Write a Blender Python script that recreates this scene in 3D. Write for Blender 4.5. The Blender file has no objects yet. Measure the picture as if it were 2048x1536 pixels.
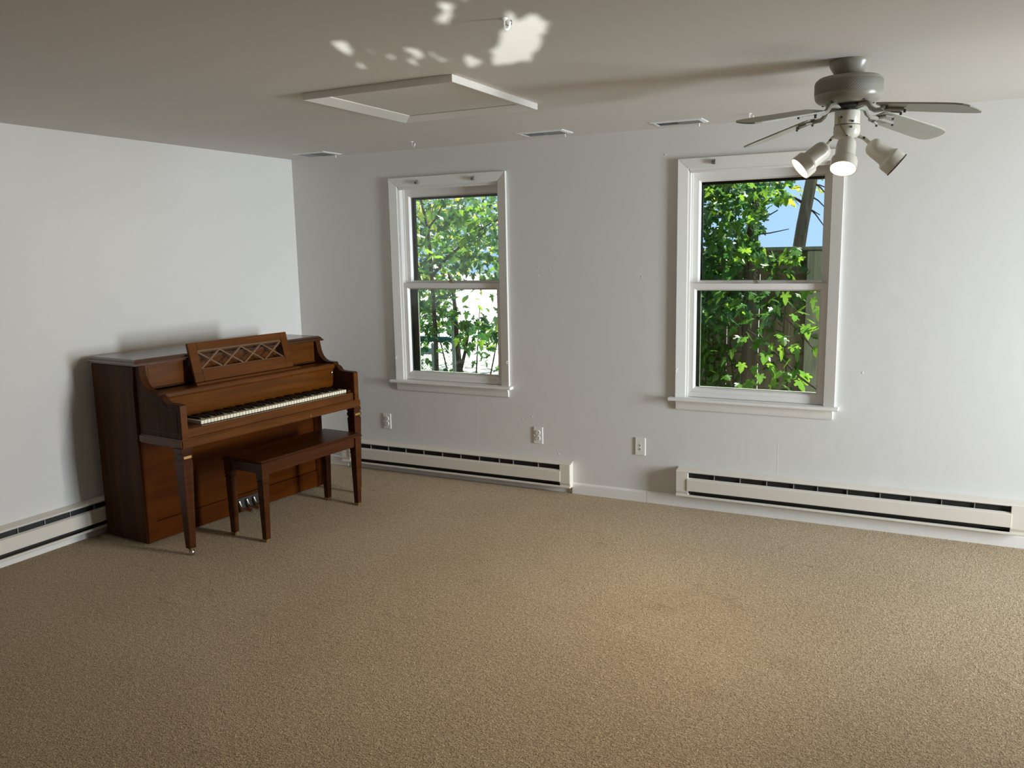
import bpy, bmesh, math, random
from mathutils import Vector, Matrix
R = math.radians
PI = math.pi
random.seed(7)
sc = bpy.context.scene
col = sc.collection

# ------------------------------------------------------------------ camera
CP = Vector((4.4282, -5.0762, 1.6401))
YAW, PITCH, ROLL, FPX = -0.470821, -0.1590096, -0.0187854, 1667.576
def cam_axes():
    f = Vector((math.sin(YAW)*math.cos(PITCH), math.cos(YAW)*math.cos(PITCH), math.sin(PITCH)))
    r = Vector((math.cos(YAW), -math.sin(YAW), 0)); u = r.cross(f)
    c, s = math.cos(ROLL), math.sin(ROLL)
    return c*r + s*u, -s*r + c*u, f
cr, cu, cf = cam_axes()
cd = bpy.data.cameras.new('camera'); cam = bpy.data.objects.new('camera', cd); col.objects.link(cam)
cd.sensor_width = 36; cd.lens = FPX/2048*36; cd.clip_start = .05; cd.clip_end = 300
cam.matrix_world = Matrix(((cr.x, cu.x, -cf.x, CP.x), (cr.y, cu.y, -cf.y, CP.y), (cr.z, cu.z, -cf.z, CP.z), (0, 0, 0, 1)))
sc.camera = cam

# ------------------------------------------------------------------ view + world
vs = sc.view_settings
vs.view_transform = 'Standard'; vs.look = 'None'; vs.gamma = 1; vs.use_curve_mapping = False
vs.exposure = 0.0
sc.cycles.use_denoising = True
sc.cycles.max_bounces = 8; sc.cycles.diffuse_bounces = 5; sc.cycles.glossy_bounces = 3; sc.cycles.transparent_max_bounces = 12
sc.cycles.use_adaptive_sampling = True; sc.cycles.adaptive_threshold = .03; sc.cycles.caustics_reflective = False; sc.cycles.caustics_refractive = False
sc.cycles.sample_clamp_indirect = 6.0
SUN_AZ, SUN_EL = R(66), R(58)            # azimuth from +X towards +Y
w = bpy.data.worlds.new('sky'); sc.world = w; w.use_nodes = True
nt = w.node_tree; nt.nodes.clear()
tc = nt.nodes.new('ShaderNodeTexCoord'); sep = nt.nodes.new('ShaderNodeSeparateXYZ'); com = nt.nodes.new('ShaderNodeCombineXYZ')
mx = nt.nodes.new('ShaderNodeMath'); mx.operation = 'MAXIMUM'; mx.inputs[1].default_value = .26
sky = nt.nodes.new('ShaderNodeTexSky'); sky.sky_type = 'NISHITA'; sky.sun_disc = False
sky.sun_elevation = SUN_EL; sky.sun_rotation = PI/2 - SUN_AZ; sky.air_density = 1.0; sky.dust_density = .4
bg = nt.nodes.new('ShaderNodeBackground'); bg.inputs[1].default_value = 0.205
wo = nt.nodes.new('ShaderNodeOutputWorld'); L = nt.links.new
L(tc.outputs['Generated'], sep.inputs[0]); L(sep.outputs[0], com.inputs[0]); L(sep.outputs[1], com.inputs[1])
L(sep.outputs[2], mx.inputs[0]); L(mx.outputs[0], com.inputs[2]); L(com.outputs[0], sky.inputs[0])
L(sky.outputs[0], bg.inputs[0]); L(bg.outputs[0], wo.inputs[0])

def light(name, kind, loc, direction, energy, color, **kw):
    d = bpy.data.lights.new(name, kind); o = bpy.data.objects.new(name, d); col.objects.link(o)
    d.energy = energy; d.color = color
    for k, v in kw.items(): setattr(d, k, v)
    o.location = loc
    o.rotation_euler = Vector(direction).to_track_quat('-Z', 'Y').to_euler()
    return o
sdir = -Vector((math.cos(SUN_EL)*math.cos(SUN_AZ), math.cos(SUN_EL)*math.sin(SUN_AZ), math.sin(SUN_EL)))
light('sun', 'SUN', (10, 10, 20), sdir, 16.0, (1, .95, .86), angle=R(.6))
# daylight that enters by the glazed door in the wall to the right of the picture
XR = 8.0
light('door_daylight', 'AREA', (XR+.16, -1.25, 1.12), (-1, .17, -.06), 112, (.875, .925, 1.0), shape='RECTANGLE', size=.92, size_y=1.84, spread=R(84))
# added spot standing in for reflected sun, aimed through leaf gobo and wall opening
GL = Vector((5.60, -8.40, -.10)); GT = Vector((2.95, -2.45, 2.35))
light('ceiling_patch_spot', 'SPOT', GL, GT-GL, 5200, (.95, 1, .97), spot_size=R(16), spot_blend=.2, shadow_soft_size=.004)

# ------------------------------------------------------------------ helpers
MATS = {}
def mat(name, color, rough=.5, metal=0., spec=.5, coat=0., emit=None, emit_s=0., bump=None, vary=None, grain=None):
    m = bpy.data.materials.new(name); m.use_nodes = True; n = m.node_tree.nodes; l = m.node_tree.links.new
    b = n['Principled BSDF']; b.inputs['Base Color'].default_value = (*color, 1)
    b.inputs['Roughness'].default_value = rough; b.inputs['Metallic'].default_value = metal
    b.inputs['Specular IOR Level'].default_value = spec; b.inputs['Coat Weight'].default_value = coat
    b.inputs['Coat Roughness'].default_value = .12
    if emit: b.inputs['Emission Color'].default_value = (*emit, 1); b.inputs['Emission Strength'].default_value = emit_s
    t = n.new('ShaderNodeTexCoord')
    if vary:     # (scale, amount, detail)
        no = n.new('ShaderNodeTexNoise'); no.inputs['Scale'].default_value = vary[0]; no.inputs['Detail'].default_value = vary[2] if len(vary) > 2 else 3
        l(t.outputs['Object'], no.inputs['Vector'])
        r = n.new('ShaderNodeMix'); r.data_type = 'RGBA'
        a = vary[1]
        r.inputs['A'].default_value = (*[c*(1-a) for c in color], 1); r.inputs['B'].default_value = (*[min(1, c*(1+a)) for c in color], 1)
        l(no.outputs['Fac'], r.inputs['Factor']); l(r.outputs['Result'], b.inputs['Base Color'])
    if grain:    # (stretch vector, colour2, distortion)
        mp = n.new('ShaderNodeMapping'); mp.inputs['Scale'].default_value = grain[0]
        no = n.new('ShaderNodeTexNoise'); no.inputs['Scale'].default_value = 1; no.inputs['Detail'].default_value = 6; no.inputs['Distortion'].default_value = grain[2]
        cr_ = n.new('ShaderNodeValToRGB'); cr_.color_ramp.elements[0].position = .35; cr_.color_ramp.elements[1].position = .68
        cr_.color_ramp.elements[0].color = (*grain[1], 1); cr_.color_ramp.elements[1].color = (*color, 1)
        l(t.outputs['Object'], mp.inputs[0]); l(mp.outputs[0], no.inputs['Vector']); l(no.outputs['Fac'], cr_.inputs[0]); l(cr_.outputs[0], b.inputs['Base Color'])
    if bump:     # (scale, strength, distance)
        no = n.new('ShaderNodeTexNoise'); no.inputs['Scale'].default_value = bump[0]; no.inputs['Detail'].default_value = 4
        bu = n.new('ShaderNodeBump'); bu.inputs['Strength'].default_value = bump[1]; bu.inputs['Distance'].default_value = bump[2]
        l(t.outputs['Object'], no.inputs['Vector']); l(no.outputs['Fac'], bu.inputs['Height']); l(bu.outputs[0], b.inputs['Normal'])
    MATS[name] = m
    return m

def carpet_mat():
    m = bpy.data.materials.new('carpet'); m.use_nodes = True; n = m.node_tree.nodes; l = m.node_tree.links.new
    b = n['Principled BSDF']; b.inputs['Roughness'].default_value = .95; b.inputs['Specular IOR Level'].default_value = .12
    b.inputs['Sheen Weight'].default_value = .25; b.inputs['Sheen Roughness'].default_value = .5
    t = n.new('ShaderNodeTexCoord')
    def noise(scale, det=3, dist=0, stretch=None):
        o = n.new('ShaderNodeTexNoise'); o.inputs['Scale'].default_value = scale; o.inputs['Detail'].default_value = det; o.inputs['Distortion'].default_value = dist
        if stretch:
            mp = n.new('ShaderNodeMapping'); mp.inputs['Scale'].default_value = stretch; l(t.outputs['Object'], mp.inputs[0]); l(mp.outputs[0], o.inputs['Vector'])
        else: l(t.outputs['Object'], o.inputs['Vector'])
        return o
    def ramp(src, p0, p1, c0=(0, 0, 0, 1), c1=(1, 1, 1, 1)):
        r = n.new('ShaderNodeValToRGB'); r.color_ramp.elements[0].position = p0; r.color_ramp.elements[1].position = p1
        r.color_ramp.elements[0].color = c0; r.color_ramp.elements[1].color = c1; l(src, r.inputs[0]); return r
    def mix(f, a, bb, mode='MIX'):
        x = n.new('ShaderNodeMix'); x.data_type = 'RGBA'; x.blend_type = mode
        if isinstance(f, float): x.inputs['Factor'].default_value = f
        else: l(f, x.inputs['Factor'])
        for s, v in (('A', a), ('B', bb)):
            if isinstance(v, tuple): x.inputs[s].default_value = v
            else: l(v, x.inputs[s])
        return x.outputs['Result']
    tuft = noise(190, 3, .4)
    tuft2 = noise(75, 3, .8)
    c = ramp(tuft.outputs['Fac'], .32, .68, CARPET[0], CARPET[1])
    c2 = ramp(tuft2.outputs['Fac'], .36, .66, (.72, .70, .66, 1), (1.12, 1.12, 1.12, 1))
    cc = mix(1.0, c.outputs[0], c2.outputs[0], 'MULTIPLY')
    big = noise(.9, 3, .3)
    cb = ramp(big.outputs['Fac'], .35, .65, (.93, .90, .86, 1), (1.04, 1.04, 1.05, 1))
    cc = mix(1.0, cc, cb.outputs[0], 'MULTIPLY')
    # trodden-in stains, roughly hand sized
    st = noise(5.5, 2, .8, (1, 2.2, 1)); sr = ramp(st.outputs['Fac'], .64, .74)
    stg = noise(1.1, 1); sg = ramp(stg.outputs['Fac'], .5, .62)
    fm = n.new('ShaderNodeMath'); fm.operation = 'MULTIPLY'; l(sr.outputs[0], fm.inputs[0]); l(sg.outputs[0], fm.inputs[1])
    f2 = n.new('ShaderNodeMath'); f2.operation = 'MULTIPLY'; f2.inputs[1].default_value = .55; l(fm.outputs[0], f2.inputs[0])
    cc = mix(f2.outputs[0], cc, mix(1.0, cc, (.55, .47, .40, 1), 'MULTIPLY'))
    # single stains
    wob = noise(9, 3, 1.0); sx0 = n.new('ShaderNodeSeparateXYZ'); l(t.outputs['Object'], sx0.inputs[0])
    acc = None
    for xs_, ys_, rs_ in STAINS:
        def M1(op, a_, b_):
            x_ = n.new('ShaderNodeMath'); x_.operation = op
            for i_, v_ in enumerate((a_, b_)):
                if isinstance(v_, (int, float)): x_.inputs[i_].default_value = v_
                else: l(v_, x_.inputs[i_])
            return x_.outputs[0]
        ax, ay = M1('SUBTRACT', sx0.outputs[0], xs_), M1('SUBTRACT', sx0.outputs[1], ys_)
        d2 = M1('ADD', M1('MULTIPLY', ax, ax), M1('MULTIPLY', M1('MULTIPLY', ay, ay), 1.6))
        gg = M1('EXPONENT', M1('MULTIPLY', d2, -1/(rs_*rs_)), 0)
        acc = gg if acc is None else M1('MAXIMUM', acc, gg)
    wr_ = ramp(wob.outputs['Fac'], .38, .62)
    sm = n.new('ShaderNodeMath'); sm.operation = 'MULTIPLY'; l(acc, sm.inputs[0]); l(wr_.outputs[0], sm.inputs[1])
    sm2 = n.new('ShaderNodeMath'); sm2.operation = 'MULTIPLY'; sm2.inputs[1].default_value = .42; l(sm.outputs[0], sm2.inputs[0])
    cc = mix(sm2.outputs[0], cc, mix(1.0, cc, (.58, .50, .42, 1), 'MULTIPLY'))
    l(cc, b.inputs['Base Color'])
    add = n.new('ShaderNodeMath'); add.operation = 'ADD'; l(tuft.outputs['Fac'], add.inputs[0]); l(tuft2.outputs['Fac'], add.inputs[1])
    # two long shallow wrinkles in the carpet
    sx = n.new('ShaderNodeSeparateXYZ'); l(t.outputs['Object'], sx.inputs[0])
    def M2(op, a_, b_=None, c_=None):
        x_ = n.new('ShaderNodeMath'); x_.operation = op
        for i_, v_ in enumerate((a_, b_, c_)):
            if v_ is None: continue
            if isinstance(v_, (int, float)): x_.inputs[i_].default_value = v_
            else: l(v_, x_.inputs[i_])
        return x_.outputs[0]
    hsum = add.outputs[0]
    for (xa, ya), (xb, yb), wd, amp in WRINKLES:
        ln = math.hypot(xb-xa, yb-ya); ux, uy = (xb-xa)/ln, (yb-ya)/ln
        rx, ry = M2('SUBTRACT', sx.outputs[0], xa), M2('SUBTRACT', sx.outputs[1], ya)
        dd = M2('ADD', M2('MULTIPLY', rx, -uy), M2('MULTIPLY', ry, ux)); uu = M2('ADD', M2('MULTIPLY', rx, ux), M2('MULTIPLY', ry, uy))
        g_ = M2('EXPONENT', M2('MULTIPLY', M2('MULTIPLY', dd, dd), -1/(wd*wd)))
        e_ = n.new('ShaderNodeMapRange'); e_.interpolation_type = 'SMOOTHSTEP'; l(M2('ABSOLUTE', M2('SUBTRACT', uu, ln/2)), e_.inputs[0]); e_.inputs[1].default_value = ln*.30; e_.inputs[2].default_value = ln*.5; e_.inputs[3].default_value = amp; e_.inputs[4].default_value = 0
        hsum = M2('ADD', hsum, M2('MULTIPLY', g_, e_.outputs[0]))
    bu = n.new('ShaderNodeBump'); bu.inputs['Strength'].default_value = .9; bu.inputs['Distance'].default_value = .016
    l(hsum, bu.inputs['Height']); l(bu.outputs[0], b.inputs['Normal'])
    MATS['carpet'] = m; return m

def glass_mat(name, tint, refl):
    m = bpy.data.materials.new(name); m.use_nodes = True; n = m.node_tree.nodes; l = m.node_tree.links.new
    n.remove(n['Principled BSDF']); out = n['Material Output']
    tr = n.new('ShaderNodeBsdfTransparent'); tr.inputs[0].default_value = (*tint, 1)
    gl = n.new('ShaderNodeBsdfGlossy'); gl.inputs['Roughness'].default_value = .03; gl.inputs[0].default_value = (1, 1, 1, 1)
    fr = n.new('ShaderNodeFresnel'); fr.inputs[0].default_value = 1.45
    mu = n.new('ShaderNodeMath'); mu.operation = 'MULTIPLY'; mu.inputs[1].default_value = refl; l(fr.outputs[0], mu.inputs[0])
    mxs = n.new('ShaderNodeMixShader'); l(mu.outputs[0], mxs.inputs[0]); l(tr.outputs[0], mxs.inputs[1]); l(gl.outputs[0], mxs.inputs[2]); l(mxs.outputs[0], out.inputs[0])
    MATS[name] = m; return m

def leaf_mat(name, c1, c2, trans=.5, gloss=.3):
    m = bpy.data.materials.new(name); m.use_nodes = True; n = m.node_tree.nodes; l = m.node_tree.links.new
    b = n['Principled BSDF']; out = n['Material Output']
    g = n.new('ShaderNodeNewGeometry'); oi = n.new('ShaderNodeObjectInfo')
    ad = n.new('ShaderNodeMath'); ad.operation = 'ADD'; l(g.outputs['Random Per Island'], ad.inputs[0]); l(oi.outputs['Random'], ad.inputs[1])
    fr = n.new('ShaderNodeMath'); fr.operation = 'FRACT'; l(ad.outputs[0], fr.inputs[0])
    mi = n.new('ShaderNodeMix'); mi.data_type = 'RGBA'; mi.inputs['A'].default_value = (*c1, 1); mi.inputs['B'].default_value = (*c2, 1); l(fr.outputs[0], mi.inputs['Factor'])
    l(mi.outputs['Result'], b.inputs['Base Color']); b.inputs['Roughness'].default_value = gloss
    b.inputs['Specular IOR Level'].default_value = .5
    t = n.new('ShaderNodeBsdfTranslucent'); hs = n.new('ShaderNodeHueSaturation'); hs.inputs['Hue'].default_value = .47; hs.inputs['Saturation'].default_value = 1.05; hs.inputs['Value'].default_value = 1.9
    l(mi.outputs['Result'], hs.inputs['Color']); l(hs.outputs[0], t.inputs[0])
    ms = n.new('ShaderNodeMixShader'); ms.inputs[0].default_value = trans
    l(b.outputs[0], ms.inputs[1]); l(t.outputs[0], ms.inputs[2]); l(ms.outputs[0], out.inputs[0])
    MATS[name] = m; return m

class MB:
    def __init__(s): s.v = []; s.f = []
    def add(s, vs_, fs):
        k = len(s.v); s.v += [tuple(q) for q in vs_]; s.f += [tuple(i+k for i in f) for f in fs]; return s
    def box(s, x0, x1, y0, y1, z0, z1):
        return s.add([(x0, y0, z0), (x1, y0, z0), (x1, y1, z0), (x0, y1, z0), (x0, y0, z1), (x1, y0, z1), (x1, y1, z1), (x0, y1, z1)],
                     [(0, 3, 2, 1), (4, 5, 6, 7), (0, 1, 5, 4), (1, 2, 6, 5), (2, 3, 7, 6), (3, 0, 4, 7)])
    def prism(s, prof, a0, a1, axis):
        """profile of 2-D points extruded along axis ('x': prof=(y,z), 'y': (x,z), 'z': (x,y))"""
        n = len(prof)
        def P(q, a): return {'x': (a, q[0], q[1]), 'y': (q[0], a, q[1]), 'z': (q[0], q[1], a)}[axis]
        return s.add([P(q, a0) for q in prof] + [P(q, a1) for q in prof],
                     [tuple(range(n))[::-1], tuple(range(n, 2*n))] + [(i, (i+1) % n, n+(i+1) % n, n+i) for i in range(n)])
    def lathe(s, prof, seg=24, M=None):
        vs_ = []; fs = []
        for r, z in prof:
            for k in range(seg):
                a = 2*PI*k/seg; q = Vector((r*math.cos(a), r*math.sin(a), z)); vs_.append(M @ q if M else q)
        for i in range(len(prof)-1):
            for k in range(seg): fs.append((i*seg+k, i*seg+(k+1) % seg, (i+1)*seg+(k+1) % seg, (i+1)*seg+k))
        if prof[0][0] > 1e-6: fs.append(tuple(range(seg))[::-1])
        if prof[-1][0] > 1e-6: fs.append(tuple((len(prof)-1)*seg+k for k in range(seg)))
        return s.add(vs_, fs)
    def tube(s, pts, r, seg=8, closed=False):
        pts = [Vector(q) for q in pts]; rs = r if isinstance(r, (list, tuple)) else [r]*len(pts)
        vs_ = []; fs = []; n = len(pts); up = None
        for i, q in enumerate(pts):
            d = (pts[min(i+1, n-1)] - pts[max(i-1, 0)]).normalized()
            if up is None: up = d.orthogonal().normalized()
            up = (up - d*up.dot(d)).normalized(); sd = d.cross(up)
            for k in range(seg):
                a = 2*PI*k/seg; vs_.append(q + (up*math.cos(a) + sd*math.sin(a))*rs[i])
        for i in range(n-1):
            for k in range(seg): fs.append((i*seg+k, i*seg+(k+1) % seg, (i+1)*seg+(k+1) % seg, (i+1)*seg+k))
        fs.append(tuple(range(seg))[::-1]); fs.append(tuple((n-1)*seg+k for k in range(seg)))
        return s.add(vs_, fs)
    def taper(s, cx, cy, levels):
        """square post; levels = [(z, half width)]"""
        vs_ = []; fs = []
        for z, h in levels: vs_ += [(cx-h, cy-h, z), (cx+h, cy-h, z), (cx+h, cy+h, z), (cx-h, cy+h, z)]
        for i in range(len(levels)-1):
            for k in range(4): fs.append((i*4+k, i*4+(k+1) % 4, i*4+4+(k+1) % 4, i*4+4+k))
        fs.append((3, 2, 1, 0)); n = (len(levels)-1)*4; fs.append((n, n+1, n+2, n+3))
        return s.add(vs_, fs)
    def build(s, name, material, parent=None, bevel=0, smooth=False, seg=2, M=None):
        me = bpy.data.meshes.new(name); me.from_pydata([tuple(M @ Vector(q)) for q in s.v] if M else s.v, [], s.f)
        bm = bmesh.new(); bm.from_mesh(me); bmesh.ops.recalc_face_normals(bm, faces=bm.faces)
        if bevel: bmesh.ops.bevel(bm, geom=[e for e in bm.edges if len(e.link_faces) == 2 and e.calc_face_angle() > .5], offset=bevel, segments=seg, affect='EDGES', clamp_overlap=True)
        if smooth:
            for f in bm.faces: f.smooth = True
            for e in bm.edges: e.smooth = not (len(e.link_faces) == 2 and e.calc_face_angle() > R(38))
        bm.to_mesh(me); bm.free()
        o = bpy.data.objects.new(name, me); col.objects.link(o); o.parent = parent
        if material: me.materials.append(MATS[material])
        return o

def tag(o, label, cat, group=None, kind=None):
    o['label'] = label; o['category'] = cat
    if group: o['group'] = group
    if kind: o['kind'] = kind
    return o
def empty(name, loc=(0, 0, 0), rz=0):
    o = bpy.data.objects.new(name, None); col.objects.link(o); o.location = loc; o.rotation_euler = (0, 0, rz); o.empty_display_size = .1; return o
def copy_tree(o, parent=None):
    c = o.copy(); col.objects.link(c); c.parent = parent
    for ch in list(o.children): copy_tree(ch, c)
    return c
def inst(src, name, parent, loc, rot=None, scale=None):
    c = bpy.data.objects.new(name, src.data); col.objects.link(c); c.parent = parent; c.location = loc
    if rot is not None: c.rotation_euler = rot
    if scale is not None: c.scale = scale if not isinstance(scale, (int, float)) else (scale,)*3
    return c

# ------------------------------------------------------------------ materials
CARPET = ((.315, .228, .128, 1), (.86, .665, .425, 1))
mat('wall_paint', (.70, .685, .66), .62, spec=.3, bump=(9, .08, .02), vary=(1.6, .02))
mat('ceiling_paint', (.655, .625, .585), .7, spec=.2, bump=(14, .06, .01))
mat('trim_paint', (.80, .78, .745), .32, bump=(6, .05, .01))
mat('panelling', (.16, .085, .04), .5, grain=((14, 14, 1.2), (.09, .045, .02), .5))
mat('spackle', (.84, .82, .79), .4)
mat('heater_enamel', (.74, .685, .605), .3, vary=(3, .03))
mat('heater_dark', (.012, .011, .011), .6)
mat('heater_tab', (.45, .45, .45), .4, metal=.6)
mat('plastic_plate', (.80, .78, .74), .28)
mat('socket_dark', (.02, .018, .015), .5)
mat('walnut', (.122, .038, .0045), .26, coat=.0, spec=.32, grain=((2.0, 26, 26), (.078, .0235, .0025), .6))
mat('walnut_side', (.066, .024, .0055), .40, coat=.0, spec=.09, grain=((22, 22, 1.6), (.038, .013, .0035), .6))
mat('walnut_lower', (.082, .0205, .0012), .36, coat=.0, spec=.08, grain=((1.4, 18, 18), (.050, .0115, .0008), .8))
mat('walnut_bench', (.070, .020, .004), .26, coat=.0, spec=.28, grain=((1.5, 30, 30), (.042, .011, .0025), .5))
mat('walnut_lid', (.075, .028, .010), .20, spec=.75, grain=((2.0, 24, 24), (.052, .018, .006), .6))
mat('desk_strip', (.16, .080, .030), .5, grain=((3, 20, 20), (.11, .055, .022), .4))
mat('ivory', (.86, .80, .62), .22, vary=(40, .03))
mat('ebony', (.010, .009, .009), .25)
mat('gilt', (.55, .33, .12), .35, metal=.7)
mat('brass', (.42, .30, .13), .38, metal=.9, vary=(30, .15))
mat('nickel', (.55, .53, .50), .25, metal=1)
mat('fan_enamel', (.245, .228, .185), .3)
mat('fan_band', (.19, .178, .142), .5, bump=(520, .5, .003))
mat('fan_white', (.60, .565, .485), .28)
mat('fan_blade', (.33, .325, .275), .35, vary=(9, .06))
mat('fan_iron', (.29, .28, .24), .35)
mat('fan_dark', (.03, .028, .025), .5)
mat('bulb_lit', (1, .9, .7), .4, emit=(1, .80, .50), emit_s=9)
mat('bulb_off', (.25, .25, .24), .15)
mat('storm_dark', (.030, .027, .024), .5)
mat('storm_grey', (.62, .66, .58), .45)
mat('vent_white', (.80, .80, .79), .35)
mat('vent_white_shaded', (.16, .165, .165), .5)  # vent white darkened, shade of one louvre bank put into the colour
mat('bark', (.085, .066, .050), .9, bump=(40, .8, .02), grain=((30, 30, 5), (.040, .032, .025), .5))
mat('bark_pale', (.22, .19, .15), .9, bump=(30, .8, .02), grain=((24, 24, 4), (.12, .10, .08), .5))
mat('bark_mid', (.13, .095, .07), .9, bump=(30, .8, .02), grain=((24, 24, 4), (.07, .052, .04), .5))
mat('fence_wood', (.38, .30, .22), .85, grain=((16, 16, 1.4), (.20, .155, .115), .5), bump=(60, .5, .01))
mat('post_wood', (.46, .44, .34), .8, grain=((30, 30, 1.2), (.28, .28, .21), 1.2))
mat('teal_metal', (.03, .13, .13), .45)
mat('post_grey', (.42, .47, .46), .6, vary=(8, .12))
mat('concrete', (.62, .60, .57), .9, vary=(2, .08), bump=(30, .3, .01))
mat('lawn', (.07, .12, .035), .95, vary=(6, .4), bump=(40, .8, .03))
mat('roofing', (.12, .11, .10), .9)
mat('siding', (.55, .52, .48), .7)
mat('terracotta', (.36, .14, .07), .8)
STAINS = [(3.242, -1.695, 0.05), (3.372, -1.548, 0.06), (3.636, -1.294, 0.06), (2.877, -1.438, 0.05), (2.839, -0.843, 0.07), (3.99, -1.833, 0.07), (3.767, -2.186, 0.06), (4.529, -1.712, 0.09), (2.437, -1.615, 0.06), (1.596, -3.019, 0.08), (4.038, -2.511, 0.05)]
WRINKLES = [((3.60, -.71), (5.2, -.745), .030, .55), ((2.60, -1.63), (3.60, -1.93), .030, .35), ((4.60, -1.50), (4.95, -1.85), .020, .4)]
carpet_mat()
MATS['bulb_lit'].cycles.emission_sampling = 'NONE'
glass_mat('glass', (.95, .97, .96), 1.0)
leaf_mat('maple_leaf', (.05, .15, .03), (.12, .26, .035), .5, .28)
leaf_mat('shade_leaf', (.022, .085, .034), (.055, .16, .04), .36, .3)  # darker copy of the maple leaf, shade put into the colour
leaf_mat('sun_leaf', (.14, .26, .035), (.36, .36, .045), .6, .35)  # brighter, yellower copy of the leaf, sunlight put into the colour
leaf_mat('ivy_leaf', (.04, .13, .025), (.11, .24, .04), .45, .25)

# perforated steel of the fan motor: rows of small round holes
def band_dots():
    m = MATS['fan_band']; n = m.node_tree.nodes; l = m.node_tree.links.new; b = n['Principled BSDF']
    t = n.new('ShaderNodeTexCoord'); sp = n.new('ShaderNodeSeparateXYZ'); l(t.outputs['Object'], sp.inputs[0])
    def M(op, a_, b_=0.0):
        x_ = n.new('ShaderNodeMath'); x_.operation = op
        for i_, v_ in enumerate((a_, b_)):
            if isinstance(v_, (int, float)): x_.inputs[i_].default_value = v_
            else: l(v_, x_.inputs[i_])
        return x_.outputs[0]
    th = M('SINE', M('MULTIPLY', M('ARCTAN2', sp.outputs[1], sp.outputs[0]), 90.0)); zz = M('SINE', M('MULTIPLY', sp.outputs[2], 720.0))
    r = n.new('ShaderNodeValToRGB'); r.color_ramp.elements[0].position = .20; r.color_ramp.elements[1].position = .42
    r.color_ramp.elements[0].color = (.24, .225, .18, 1); r.color_ramp.elements[1].color = (.05, .045, .035, 1)
    l(M('MULTIPLY', th, zz), r.inputs[0]); l(r.outputs[0], b.inputs['Base Color'])
band_dots()

# ------------------------------------------------------------------ room shell
H = 2.35; YB = -6.2; WT = .16
W0 = (.892, 3.001); WW = .939                       # casing left edges and casing width of the two windows
OU0, OU1, OZ0, OZ1 = .058, .882, .70, 2.102          # rough opening in the wall, measured from the casing's left edge
DY0, DY1, DZ1 = -1.74, -.77, 2.06                   # door opening in the right wall

def holed_wall(name, us, zs, solid, place, thick):
    """slab over a grid of u and z lines; cells not solid are openings with reveals"""
    b = MB(); nu, nz = len(us)-1, len(zs)-1
    for i in range(nu):
        for j in range(nz):
            if not solid(i, j): continue
            for d in (0, thick):
                b.add([place(us[i], d, zs[j]), place(us[i+1], d, zs[j]), place(us[i+1], d, zs[j+1]), place(us[i], d, zs[j+1])], [(0, 1, 2, 3)])
            for (di, dj, ea, eb) in ((-1, 0, (us[i], zs[j]), (us[i], zs[j+1])), (1, 0, (us[i+1], zs[j]), (us[i+1], zs[j+1])),
                                     (0, -1, (us[i], zs[j]), (us[i+1], zs[j])), (0, 1, (us[i], zs[j+1]), (us[i+1], zs[j+1]))):
                a, c = i+di, j+dj
                if not (0 <= a < nu and 0 <= c < nz) or not solid(a, c):
                    b.add([place(ea[0], 0, ea[1]), place(eb[0], 0, eb[1]), place(eb[0], thick, eb[1]), place(ea[0], thick, ea[1])], [(0, 1, 2, 3)])
    return b

fl = MB().add([(0, YB, 0), (XR, YB, 0), (XR, 0, 0), (0, 0, 0)], [(0, 1, 2, 3)]).add([(0, YB, -.1), (XR, YB, -.1), (XR, 0, -.1), (0, 0, -.1)], [(3, 2, 1, 0)]).build('floor', 'carpet')
tag(fl, 'worn beige wall-to-wall carpet with darker stains', 'floor', kind='structure')
HX0, HX1, HY0, HY1 = 1.853, 2.628, -2.025, -1.205    # attic hatch, outer edge of its trim
b = MB().box(-.15, XR+.15, YB-.15, .15, H, H+.1)
tag(b.build('ceiling', 'ceiling_paint'), 'flat off-white painted ceiling over the whole room', 'ceiling', kind='structure')
us = [-.15, W0[0]+OU0, W0[0]+OU1, W0[1]+OU0, W0[1]+OU1, XR+.15]; zs = [-.3, OZ0, OZ1, H]
wb = holed_wall('wall_back', us, zs, lambda i, j: not (j == 1 and i in (1, 3)), lambda u, d, z: (u, d, z), WT).build('wall_back', 'wall_paint')
tag(wb, 'off-white painted wall that holds both windows', 'wall', kind='structure')
wl = MB().box(-.12, 0, YB, 0, -.3, H).build('wall_left', 'wall_paint'); tag(wl, 'plain off-white painted wall behind the piano', 'wall', kind='structure')
us = [YB, DY0, DY1, 0]; zs = [-.3, 0, DZ1, H]
wr = holed_wall('wall_right', us, zs, lambda i, j: not (j == 1 and i == 1), lambda u, d, z: (XR+d, u, z), .12).build('wall_right', 'wall_paint')
tag(wr, 'off-white painted wall with the glazed door', 'wall', kind='structure')
RWX0, RWX1, RWZ0, RWZ1 = 4.05, 5.25, .45, 1.75  # opening added to let the ceiling patch beam into the room
tag(holed_wall('wall_rear', [0, RWX0, RWX1, XR], [-.3, RWZ0, RWZ1, H], lambda i, j: not (i == 1 and j == 1), lambda u, d, z: (u, YB-d, z), .12).build('wall_rear', 'panelling'), 'brown wood-panelled wall behind the photographer', 'wall', kind='structure')  # unseen wall, finished dark brown to cut bounced light
tag(MB().prism([(-1.0, H+.14), (XR+.7, H+.14), (XR+.7, H+.22), (-1.0, H+.22)], YB-.5, .80, 'y').build('roof', 'roofing'), 'overhanging roof deck above the ceiling', 'roof', kind='structure')  # unseen roof, overhang sized to keep sun off the windows

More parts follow.
